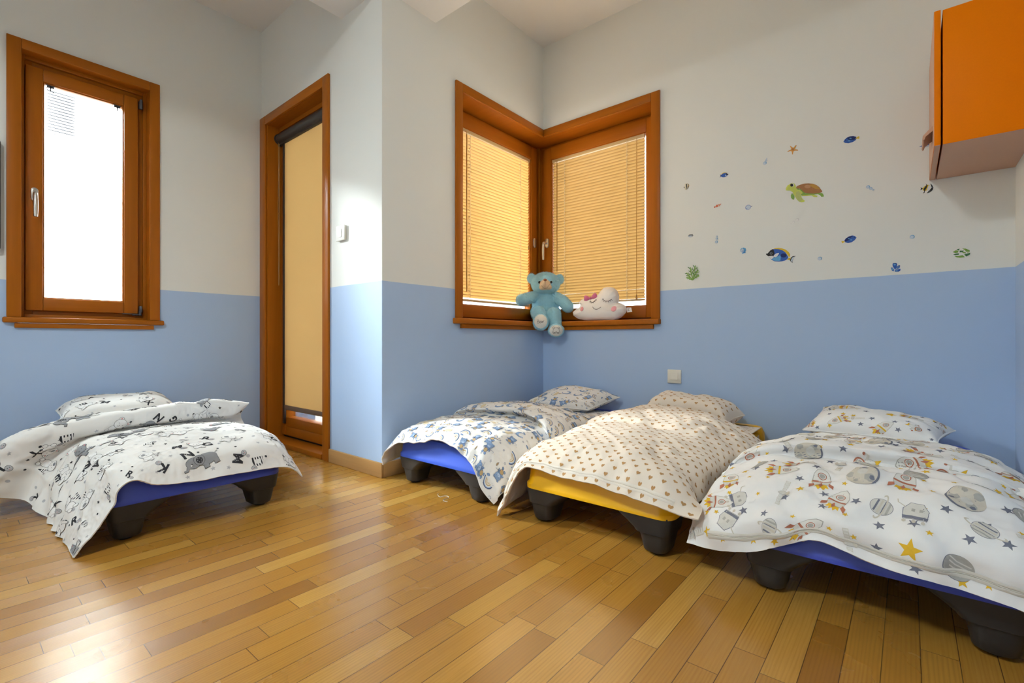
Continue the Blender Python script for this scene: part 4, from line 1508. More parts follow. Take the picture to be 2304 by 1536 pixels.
def lay_print(mb, sheet, kind, seed, scale=1.0, base=0.0006, skip=None, fixed=()):
    mats, big, small, cell = PRINTS[kind]
    rs = random.Random(seed)
    cell *= scale
    if kind == 'heart':
        dx, dy = 0.050 * scale, 0.0262 * scale
        j = 0
        t = 0.012
        while t < sheet.lv - 0.008:
            s = 0.012 + (dx / 2 if j % 2 else 0)
            while s < sheet.lu - 0.008:
                put(mb, sheet, HEART, s + rs.uniform(-.0015, .0015), t + rs.uniform(-.0015, .0015), PI * (0) + rs.uniform(-.15, .15), scale, base)
                s += dx
            t += dy
            j += 1
        return
    wb = [w for _, w in big]
    ws = [w for _, w in small]
    for i, (s, t) in enumerate(scatter(sheet.lu, sheet.lv, cell, seed)):
        m = rs.choices(big, wb)[0][0]
        put(mb, sheet, m, s, t, rs.choice((0, 0, PI / 2, PI, -PI / 2, 2.4, -0.8)) + rs.uniform(-.35, .35), scale, base)
    for i, (s, t) in enumerate(scatter(sheet.lu, sheet.lv, cell * 0.62, seed + 50)):
        # small marks between the large ones
        m = rs.choices(small, ws)[0][0]
        put(mb, sheet, m, s, t, rs.uniform(0, 2 * PI), scale, base - 0.0001)


M['cotton_white'] = fabric('white_cotton', (0.80, 0.795, 0.785))
M['cotton_grey_white'] = fabric('off_white_cotton', (0.76, 0.745, 0.72))
M['cotton_cream'] = fabric('cream_cotton', (0.77, 0.685, 0.585))
M['zip_heart'] = plain('cream_zip_tape', (0.74, 0.68, 0.60), 0.7)
M['zip_space'] = plain('sand_zip_tape', (0.60, 0.57, 0.51), 0.6)
M['zip_teeth'] = plain('zip_teeth', (0.50, 0.48, 0.45), 0.4)
CLOTH = {'grey': 'cotton_grey_white', 'blue': 'cotton_grey_white', 'heart': 'cotton_cream', 'space': 'cotton_white'}


def duvet(label, net, kind, seed, excess, colliders, thick=0.030, step=0.0105, pscale=1.0, zipper=None, loc=None, iters=140, anchor=0.02, wl=9.0, amp=0.010, extra=None, crease=0.005, calm=None):
    G, lu, lv = loft_net(net, step)
    if extra is not None:
        n_v, n_u = G.shape[:2]
        S_, T_ = np.meshgrid(np.linspace(0, lu, n_u), np.linspace(0, lv, n_v))
        G = G + grid_normals(G) * extra(G, S_, T_)[..., None]
        for c in colliders: c(G)
    X = relax(G, excess, seed, colliders, iters, anchor, wl, amp=amp)
    # refine x2 by cubic interpolation for a smooth surface
    tv = np.linspace(0, X.shape[0] - 1, 2 * X.shape[0] - 1)
    X = catmull(X, tv)
    tu = np.linspace(0, X.shape[1] - 1, 2 * X.shape[1] - 1)
    X = catmull(X.transpose(1, 0, 2), tu).transpose(1, 0, 2)
    k_ = crease
    if calm is not None:                      # fewer creases right at a turned-back fold
        k_ = crease * (1 - 0.85 * np.exp(-((np.linspace(0, lv, X.shape[0]) - calm) / 0.075) ** 2))[:, None]
    X = creases(X, seed, k_)
    for c in colliders: c(X)
    sh = Sheet(X, lu, lv)
    mb = MB()
    sh.to_mesh(mb, thick, colliders)
    lay_print(mb, sh, kind, seed, pscale)
    base = loc or tuple(np.round(X.reshape(-1, 3).mean(0), 3))
    o = at_base(mb.build('duvet', [M[CLOTH[kind]]] + PRINTS[kind][0]), base)
    tag(o, label, 'duvet', 'printed duvets spread on the cots')
    if zipper:
        s0, s1, tz = zipper
        n = 160
        ss = np.linspace(s0 * lu, s1 * lu, n)
        wob = 0.0012 * np.sin(ss * 60)
        m = MB()
        rows = []
        for dt, off in ((-0.0075, 0.0007), (-0.0055, 0.0020), (-0.0022, 0.0022), (-0.0010, 0.0010), (0.0, 0.0030), (0.0010, 0.0010), (0.0022, 0.0022), (0.0055, 0.0020), (0.0075, 0.0007)):
            rows.append(sh.at(ss, np.full(n, tz) + wob + dt, off))
        rows = np.array(rows)
        k = len(rows)
        vs = rows.reshape(-1, 3)
        m.add(vs.tolist(), [(a * n + i, a * n + i + 1, (a + 1) * n + i + 1, (a + 1) * n + i) for a in range(k - 1) for i in range(n - 1)], 0, True)
        m.build('zipper', M['zip_' + kind], o)
    return o, sh
# ------------------------------------------------------------------ the four beds
def rows(*rs): return [list(r) for r in rs]


def cot_box(x0, x1, y0, y1, axis='y'):
    return box_col(x0, x1, y0, y1, 0.238)


net1 = rows(
    [(-2.005, 1.410, .090), (-1.985, 1.400, .150), (-1.890, 1.412, .212), (-1.760, 1.418, .234), (-1.600, 1.424, .262), (-1.470, 1.420, .232), (-1.385, 1.410, .190), (-1.325, 1.408, .105), (-1.282, 1.432, .045)],
    [(-2.030, 1.520, .100), (-2.010, 1.495, .190), (-1.925, 1.485, .252), (-1.780, 1.488, .278), (-1.620, 1.495, .297), (-1.470, 1.495, .288), (-1.360, 1.490, .252), (-1.300, 1.475, .150), (-1.262, 1.470, .080)],
    [(-2.035, 1.650, .105), (-2.017, 1.640, .210), (-1.940, 1.625, .282), (-1.780, 1.625, .308), (-1.620, 1.630, .315), (-1.470, 1.630, .308), (-1.345, 1.630, .270), (-1.285, 1.630, .170), (-1.252, 1.630, .100)],
    [(-2.035, 1.770, .120), (-2.020, 1.770, .212), (-1.950, 1.765, .283), (-1.780, 1.765, .308), (-1.620, 1.775, .312), (-1.470, 1.765, .306), (-1.340, 1.755, .268), (-1.285, 1.750, .170), (-1.252, 1.750, .105)],
    [(-2.035, 1.890, .130), (-2.020, 1.890, .214), (-1.950, 1.885, .280), (-1.790, 1.905, .303), (-1.620, 1.960, .304), (-1.470, 1.930, .298), (-1.330, 1.860, .262), (-1.280, 1.845, .170), (-1.250, 1.840, .110)],
    [(-2.035, 1.900, .150), (-2.022, 1.895, .240), (-1.955, 1.880, .308), (-1.790, 1.880, .335), (-1.620, 1.925, .340), (-1.470, 1.895, .335), (-1.325, 1.845, .300), (-1.272, 1.845, .200), (-1.246, 1.845, .130)],
    [(-2.035, 2.000, .160), (-2.022, 2.000, .250), (-1.955, 1.990, .325), (-1.790, 1.985, .356), (-1.620, 2.020, .360), (-1.470, 2.000, .352), (-1.325, 1.970, .308), (-1.272, 1.970, .210), (-1.246, 1.970, .140)],
    [(-2.035, 2.150, .170), (-2.022, 2.150, .255), (-1.955, 2.150, .318), (-1.790, 2.150, .346), (-1.620, 2.150, .350), (-1.470, 2.140, .340), (-1.335, 2.110, .296), (-1.278, 2.110, .215), (-1.248, 2.110, .150)],
    [(-2.035, 2.300, .190), (-2.020, 2.300, .245), (-1.955, 2.300, .290), (-1.790, 2.310, .318), (-1.620, 2.310, .320), (-1.480, 2.290, .310), (-1.350, 2.250, .280), (-1.290, 2.245, .225), (-1.260, 2.240, .180)],
    [(-2.030, 2.340, .200), (-2.010, 2.345, .230), (-1.955, 2.350, .252), (-1.790, 2.370, .258), (-1.620, 2.370, .258), (-1.490, 2.340, .256), (-1.365, 2.290, .252), (-1.310, 2.280, .222), (-1.280, 2.275, .195)])
cols1 = [floor_col(), box_col(-1.936, -1.374, 1.470, 2.81, 0.253), wall_col(0, -2.042, 1), wall_col(0, -1.272, -1)]
d1_, sh1 = duvet('white duvet with blue bears and rainbows on the alcove bed', net1, 'blue', 11, 0.03, cols1, thick=0.012, loc=(-1.65, 1.9, 0.24), pscale=0.86, amp=0.008, crease=0.0052,
    extra=lambda G, s, t: 0.016 * perlin(np.stack([s * 14, t * 3, s * 0 + 1.3], -1), 3) * np.exp(-t / 0.07))

net2 = rows(
    [(-1.250, 1.415, .012), (-1.205, 1.412, .105), (-1.150, 1.420, .200), (-1.090, 1.425, .232), (-.950, 1.425, .219), (-.810, 1.420, .217), (-.690, 1.414, .205), (-.580, 1.412, .195), (-.475, 1.425, .180)],
    [(-1.265, 1.455, .020), (-1.235, 1.455, .125), (-1.185, 1.470, .225), (-1.100, 1.485, .268), (-.950, 1.486, .282), (-.810, 1.486, .282), (-.680, 1.486, .272), (-.570, 1.490, .250), (-.485, 1.495, .190)],
    [(-1.270, 1.600, .050), (-1.255, 1.600, .160), (-1.210, 1.590, .248), (-1.100, 1.605, .300), (-.950, 1.615, .322), (-.810, 1.615, .322), (-.670, 1.615, .305), (-.572, 1.625, .258), (-.538, 1.640, .165)],
    [(-1.265, 1.850, .080), (-1.245, 1.850, .190), (-1.200, 1.845, .274), (-1.100, 1.845, .324), (-.950, 1.845, .344), (-.810, 1.845, .342), (-.670, 1.845, .318), (-.566, 1.855, .262), (-.536, 1.865, .180)],
    [(-1.255, 1.980, .100), (-1.235, 1.980, .205), (-1.192, 1.975, .285), (-1.100, 1.965, .322), (-.950, 1.960, .338), (-.810, 1.955, .336), (-.670, 1.950, .318), (-.562, 1.960, .268), (-.530, 1.970, .190)],
    [(-1.250, 2.040, .120), (-1.230, 2.030, .225), (-1.188, 2.020, .310), (-1.095, 2.015, .350), (-.950, 2.020, .362), (-.810, 2.020, .358), (-.670, 2.020, .335), (-.556, 2.030, .280), (-.520, 2.050, .215)],
    [(-1.245, 2.200, .140), (-1.225, 2.200, .245), (-1.182, 2.200, .325), (-1.090, 2.200, .362), (-.950, 2.200, .376), (-.810, 2.200, .372), (-.670, 2.200, .346), (-.545, 2.220, .288), (-.488, 2.250, .242)],
    [(-1.235, 2.370, .160), (-1.215, 2.370, .250), (-1.172, 2.375, .315), (-1.085, 2.380, .350), (-.950, 2.390, .362), (-.805, 2.390, .356), (-.665, 2.380, .328), (-.545, 2.370, .276), (-.485, 2.350, .246)],
    [(-1.225, 2.440, .190), (-1.205, 2.450, .240), (-1.165, 2.460, .268), (-1.085, 2.475, .285), (-.950, 2.490, .292), (-.805, 2.490, .288), (-.665, 2.470, .276), (-.550, 2.440, .256), (-.490, 2.400, .236)])
cols2 = [floor_col(), box_col(-1.143, -.581, 1.473, 2.81, 0.253), wall_col(0, -1.268, 1)]
d2_, sh2 = duvet('cream duvet covered in small brown hearts on the yellow cot', net2, 'heart', 23, 0.03, cols2, thick=0.016, pscale=0.94, amp=0.009, crease=0.0062,
    extra=lambda G, s, t: 0.010 * perlin(np.stack([s * 20, t * 4, s * 0 + 2.3], -1), 5) * np.exp(-t / 0.05) + 0.010 * perlin(G * 6.5 + 2.0, 8), zipper=(0.06, 0.93, 0.024), loc=(-.86, 1.95, 0.24))

net3 = rows(
    [(-.528, 1.465, .090), (-.440, 1.432, .102), (-.340, 1.412, .128), (-.270, 1.410, .160), (-.186, 1.418, .200), (-.118, 1.410, .192), (-.034, 1.406, .176), (.080, 1.404, .172), (.190, 1.404, .155), (.270, 1.415, .130), (.318, 1.440, .100)],
    [(-.518, 1.530, .150), (-.452, 1.470, .195), (-.350, 1.430, .222), (-.270, 1.425, .240), (-.184, 1.440, .258), (-.116, 1.430, .256), (-.034, 1.425, .252), (.080, 1.422, .250), (.190, 1.425, .235), (.275, 1.445, .190), (.322, 1.480, .130)],
    [(-.512, 1.620, .185), (-.458, 1.580, .262), (-.360, 1.560, .302), (-.272, 1.556, .318), (-.184, 1.560, .326), (-.114, 1.556, .328), (-.032, 1.554, .330), (.080, 1.552, .328), (.190, 1.552, .308), (.278, 1.560, .245), (.326, 1.580, .160)],
    [(-.508, 1.705, .195), (-.455, 1.690, .280), (-.362, 1.685, .322), (-.272, 1.690, .342), (-.182, 1.700, .348), (-.112, 1.700, .350), (-.030, 1.700, .350), (.080, 1.700, .348), (.190, 1.690, .328), (.282, 1.690, .265), (.328, 1.690, .180)],
    [(-.506, 1.760, .200), (-.452, 1.755, .280), (-.362, 1.745, .322), (-.272, 1.748, .338), (-.182, 1.768, .341), (-.110, 1.772, .342), (-.028, 1.770, .342), (.080, 1.766, .339), (.190, 1.770, .325), (.282, 1.765, .265), (.329, 1.760, .185)],
    [(-.504, 1.765, .215), (-.450, 1.750, .300), (-.362, 1.744, .354), (-.272, 1.746, .374), (-.182, 1.764, .380), (-.110, 1.768, .380), (-.028, 1.768, .377), (.080, 1.766, .366), (.190, 1.778, .338), (.283, 1.775, .272), (.330, 1.780, .195)],
    [(-.505, 1.860, .225), (-.445, 1.855, .310), (-.360, 1.850, .355), (-.272, 1.852, .378), (-.182, 1.862, .384), (-.110, 1.865, .384), (-.028, 1.865, .382), (.080, 1.865, .374), (.190, 1.865, .345), (.284, 1.870, .280), (.331, 1.870, .205)],
    [(-.470, 2.050, .225), (-.428, 2.050, .300), (-.358, 2.050, .340), (-.272, 2.052, .364), (-.182, 2.055, .372), (-.110, 2.056, .374), (-.028, 2.056, .372), (.080, 2.056, .366), (.190, 2.050, .342), (.284, 2.050, .285), (.331, 2.050, .215)],
    [(-.445, 2.200, .228), (-.415, 2.205, .275), (-.356, 2.210, .305), (-.272, 2.215, .325), (-.182, 2.220, .334), (-.110, 2.222, .336), (-.028, 2.222, .335), (.080, 2.220, .330), (.190, 2.215, .312), (.280, 2.210, .270), (.328, 2.205, .220)],
    [(-.435, 2.240, .225), (-.405, 2.250, .245), (-.354, 2.260, .256), (-.272, 2.270, .262), (-.182, 2.275, .265), (-.110, 2.278, .266), (-.028, 2.276, .265), (.080, 2.270, .264), (.190, 2.265, .258), (.276, 2.255, .240), (.325, 2.245, .215)])
cols3 = [floor_col(), box_col(-.356, .206, 1.470, 2.81, 0.253), wall_col(0, .334, -1)]
d3_, sh3 = duvet('white duvet with rockets, moons and gold stars on the right-hand bed', net3, 'space', 37, 0.035, cols3, thick=0.012, amp=0.011, crease=0.0105, calm=0.52,
    extra=lambda G, s, t: 0.034 * perlin(G * 8.5 + 1.0, 9) * np.exp(-(t / 0.36) ** 2) * np.clip(t / 0.03, 0, 1) + 0.010 * perlin(np.stack([s * 17, t * 4, s * 0 + 4.3], -1), 6) * np.exp(-t / 0.05), zipper=(0.10, 0.985, 0.030), loc=(-.08, 1.85, 0.24), wl=8.0)

net4 = rows(
    [(-2.050, .280, .012), (-2.038, .322, .078), (-2.032, .365, .148), (-2.030, .398, .214), (-2.030, .435, .226), (-2.028, .500, .200), (-2.026, .620, .186), (-2.026, .760, .183), (-2.026, .900, .176), (-2.022, .962, .160), (-2.020, 1.012, .118)],
    [(-2.160, .278, .012), (-2.125, .312, .095), (-2.105, .348, .175), (-2.095, .390, .250), (-2.092, .445, .270), (-2.090, .520, .272), (-2.088, .630, .274), (-2.088, .765, .274), (-2.090, .900, .262), (-2.105, .968, .225), (-2.120, 1.020, .165)],
    [(-2.300, .276, .012), (-2.275, .308, .110), (-2.255, .345, .200), (-2.245, .395, .274), (-2.240, .455, .294), (-2.240, .540, .302), (-2.240, .640, .304), (-2.240, .770, .304), (-2.245, .905, .298), (-2.255, .990, .268), (-2.270, 1.042, .195)],
    [(-2.440, .272, .012), (-2.425, .304, .115), (-2.415, .343, .205), (-2.410, .396, .280), (-2.408, .460, .302), (-2.408, .545, .312), (-2.408, .640, .314), (-2.408, .770, .312), (-2.412, .910, .305), (-2.420, .998, .278), (-2.430, 1.050, .205)],
    [(-2.580, .268, .012), (-2.570, .298, .118), (-2.565, .338, .208), (-2.560, .395, .282), (-2.560, .460, .302), (-2.560, .545, .310), (-2.560, .640, .312), (-2.560, .770, .308), (-2.565, .905, .300), (-2.570, .990, .278), (-2.580, 1.045, .215)],
    [(-2.740, .230, .060), (-2.735, .262, .150), (-2.735, .315, .218), (-2.735, .385, .272), (-2.735, .460, .292), (-2.738, .550, .300), (-2.740, .645, .302), (-2.742, .770, .300), (-2.745, .900, .295), (-2.745, .985, .285), (-2.745, 1.040, .290)],
    [(-2.700, .110, .120), (-2.698, .175, .210), (-2.698, .272, .256), (-2.700, .382, .292), (-2.702, .478, .312), (-2.704, .575, .320), (-2.706, .680, .322), (-2.706, .790, .322), (-2.704, .895, .318), (-2.702, .982, .320), (-2.700, 1.048, .350)],
    [(-2.720, .085, .190), (-2.718, .160, .292), (-2.718, .262, .340), (-2.720, .380, .366), (-2.722, .478, .376), (-2.724, .580, .380), (-2.726, .685, .388), (-2.726, .795, .395), (-2.724, .898, .396), (-2.720, .985, .388), (-2.712, 1.060, .374)],
    [(-2.850, .100, .180), (-2.850, .175, .290), (-2.850, .275, .338), (-2.850, .385, .360), (-2.850, .480, .366), (-2.850, .580, .370), (-2.850, .685, .374), (-2.850, .795, .378), (-2.850, .900, .374), (-2.848, .985, .360), (-2.840, 1.050, .340)],
    [(-3.000, .150, .150), (-3.000, .210, .260), (-3.000, .295, .315), (-3.000, .390, .335), (-3.000, .480, .342), (-3.000, .580, .345), (-3.000, .685, .346), (-3.000, .795, .345), (-3.000, .895, .335), (-3.000, .970, .310), (-2.995, 1.020, .275)],
    [(-3.060, .220, .120), (-3.065, .270, .200), (-3.070, .325, .245), (-3.070, .395, .256), (-3.070, .480, .258), (-3.070, .580, .260), (-3.070, .685, .260), (-3.070, .790, .260), (-3.070, .880, .256), (-3.065, .940, .248), (-3.060, .985, .230)])
cols4 = [floor_col(), box_col(-3.40, -2.088, .376, .934, 0.253)]
d4_, sh4 = duvet('white duvet with grey letters and animals on the bed at the left', net4, 'grey', 41, 0.03, cols4, thick=0.010, loc=(-2.55, .65, 0.24), step=0.0100, pscale=0.88, amp=0.008, crease=0.0062,
    extra=lambda G, s, t: 0.009 * np.sin(2 * PI * (G[..., 0] * 8.5 + 1.3 * perlin(G * 3.0, 12) + 0.5 * perlin(G * 9.0, 13)) + 3.0 * s) * np.clip((0.40 - s) / 0.12, 0, 1) * (t < 0.68) * np.clip((t - 0.16) / 0.10, 0, 1))


# ------------------------------------------------------------------ pillows and sheets
def pillow(label, corners, thick, kind, seed, pscale=1.0, sag=0.0, pinch=3.0, zipside=False, n=64):
    FL, FR, BR, BL = (np.array(c, float) for c in corners)
    u = np.linspace(-1, 1, n + 1)
    # a denser grid towards the seams
    u = np.sign(u) * (1 - (1 - np.abs(u)) ** 1.25)
    U, V = np.meshgrid(u, u)
    # outline drawn in between the corners
    k = 0.055
    Uc = U * (1 - k * (1 - V ** 2) * np.abs(U) ** 3)
    Vc = V * (1 - k * (1 - U ** 2) * np.abs(V) ** 3)
    a, b = ((Uc + 1) / 2)[..., None], ((Vc + 1) / 2)[..., None]
    P = (FL * (1 - a) + FR * a) * (1 - b) + (BL * (1 - a) + BR * a) * b
    nrm = np.cross(FR - FL, BL - FL); nrm /= np.linalg.norm(nrm)
    h = thick / 2 * ((1 - np.abs(U) ** pinch) * (1 - np.abs(V) ** pinch)) ** 0.55
    nz = perlin(P * 9 + seed * 3.1, seed) * 0.014 + perlin(P * 24, seed + 3) * 0.006
    edge = np.clip((1 - np.maximum(np.abs(U), np.abs(V))) * 6, 0, 1)
    rad = perlin(np.stack([np.arctan2(V, U) * 4.5, np.zeros_like(U), np.full_like(U, seed * 1.7)], -1), seed + 7) * 0.010 * np.clip(np.maximum(np.abs(U), np.abs(V)) * 1.6 - 0.5, 0, 1)
    top = P + nrm * (h + (nz + rad) * edge * (h > 0.004))[..., None]
    top = creases(top, seed, 0.0030)
    bot = P - nrm * (h * 0.75 + perlin(P * 12 + 7, seed + 9) * 0.006 * edge)[..., None]
    bot[..., 2] = np.maximum(bot[..., 2], 0.2535)
    wx = np.linalg.norm(FR - FL) * 1.12
    wy = np.linalg.norm(BL - FL) * 1.25
    sh = Sheet(top, wx, wy)
    shb = Sheet(bot[:, ::-1], wx, wy)
    mb = MB()
    m_ = n + 1
    idx = np.arange(m_ * m_).reshape(m_, m_)
    q = np.stack([idx[:-1, :-1], idx[:-1, 1:], idx[1:, 1:], idx[1:, :-1]], -1).reshape(-1, 4)
    qb = np.stack([idx[:-1, :-1], idx[1:, :-1], idx[1:, 1:], idx[:-1, 1:]], -1).reshape(-1, 4)
    mb.add(top.reshape(-1, 3).tolist(), q.tolist(), 0, True)
    mb.add(bot.reshape(-1, 3).tolist(), qb.tolist(), 0, True)
    lay_print(mb, sh, kind, seed, pscale)
    lay_print(mb, shb, kind, seed + 5, pscale)
    base = tuple(np.round(np.append(P.reshape(-1, 3).mean(0)[:2], bot[..., 2].min()), 3))
    o = at_base(mb.build('pillow', [M[CLOTH[kind]]] + PRINTS[kind][0]), base)
    tag(o, label, 'pillow', 'small pillows at the head of the cots')
    # piped seam
    rim = [sh.at(np.array([s]), np.array([t]), 0.0)[0] for s, t in [(x * wx, 0) for x in np.linspace(0, 1, 30)] + [(wx, y * wy) for y in np.linspace(0, 1, 30)[1:]] + [(x * wx, wy) for x in np.linspace(1, 0, 30)[1:]] + [(0, y * wy) for y in np.linspace(1, 0, 30)[1:]]]
    m = MB(); m.tube(rim, 0.0032, 6); m.build('seam', M[CLOTH[kind]], o)
    return o


pillow('white pillow with blue bears leaning in the alcove corner', [(-1.97, 2.50, .272), (-1.505, 2.545, .272), (-1.415, 2.785, .335), (-1.875, 2.80, .365)], 0.135, 'blue', 61)
pillow('cream pillow with brown hearts, plump as a bolster', [(-1.150, 2.555, .300), (-.715, 2.560, .275), (-.668, 2.745, .300), (-1.155, 2.760, .345)], 0.185, 'heart', 62, 1.05, pinch=5.0)
pillow('white pillow with rockets and moons leaning on the back wall', [(-.375, 2.560, .285), (.092, 2.585, .285), (.155, 2.740, .318), (-.318, 2.790, .368)], 0.150, 'space', 63, 0.95)
pillow('white pillow with grey letters below the open window', [(-3.110, .365, .295), (-3.115, .865, .300), (-3.400, .880, .345), (-3.405, .395, .335)], 0.160, 'grey', 64, 0.9, pinch=4.5)


def fitted_sheet(label, x0, x1, y0, y1, kind, seed):
    n = 30
    xs, ys = np.linspace(x0, x1, n), np.linspace(y0, y1, n)
    X, Y = np.meshgrid(xs, ys)
    P = np.stack([X, Y, 0.2495 + 0.0015 * perlin(np.stack([X * 12, Y * 12, X * 0 + seed], -1), seed)], -1)
    sh = Sheet(P, x1 - x0, y1 - y0)
    mb = MB(); sh.to_mesh(mb, 0.011, edge=0.01)
    lay_print(mb, sh, kind, seed, 0.8)
    o = at_base(mb.build('cot_sheet', [M[CLOTH[kind]]] + PRINTS[kind][0]), ((x0 + x1) / 2, (y0 + y1) / 2, 0.234))
    return tag(o, label, 'sheet', 'fitted sheets on the cots')


fitted_sheet('white bear-print sheet on the alcove cot beside its pillow', -1.935, -1.375, 1.52, 2.708, 'blue', 71)
fitted_sheet('pale heart-print sheet on the yellow cot beside its pillow', -1.142, -.582, 1.52, 2.708, 'heart', 72)
fitted_sheet('white rocket-print sheet on the right-hand cot under its pillow', -.355, .205, 1.52, 2.708, 'space', 73)
fitted_sheet('white letter-print sheet on the left-hand cot under its pillow', -3.325, -2.14, .375, .935, 'grey', 74)
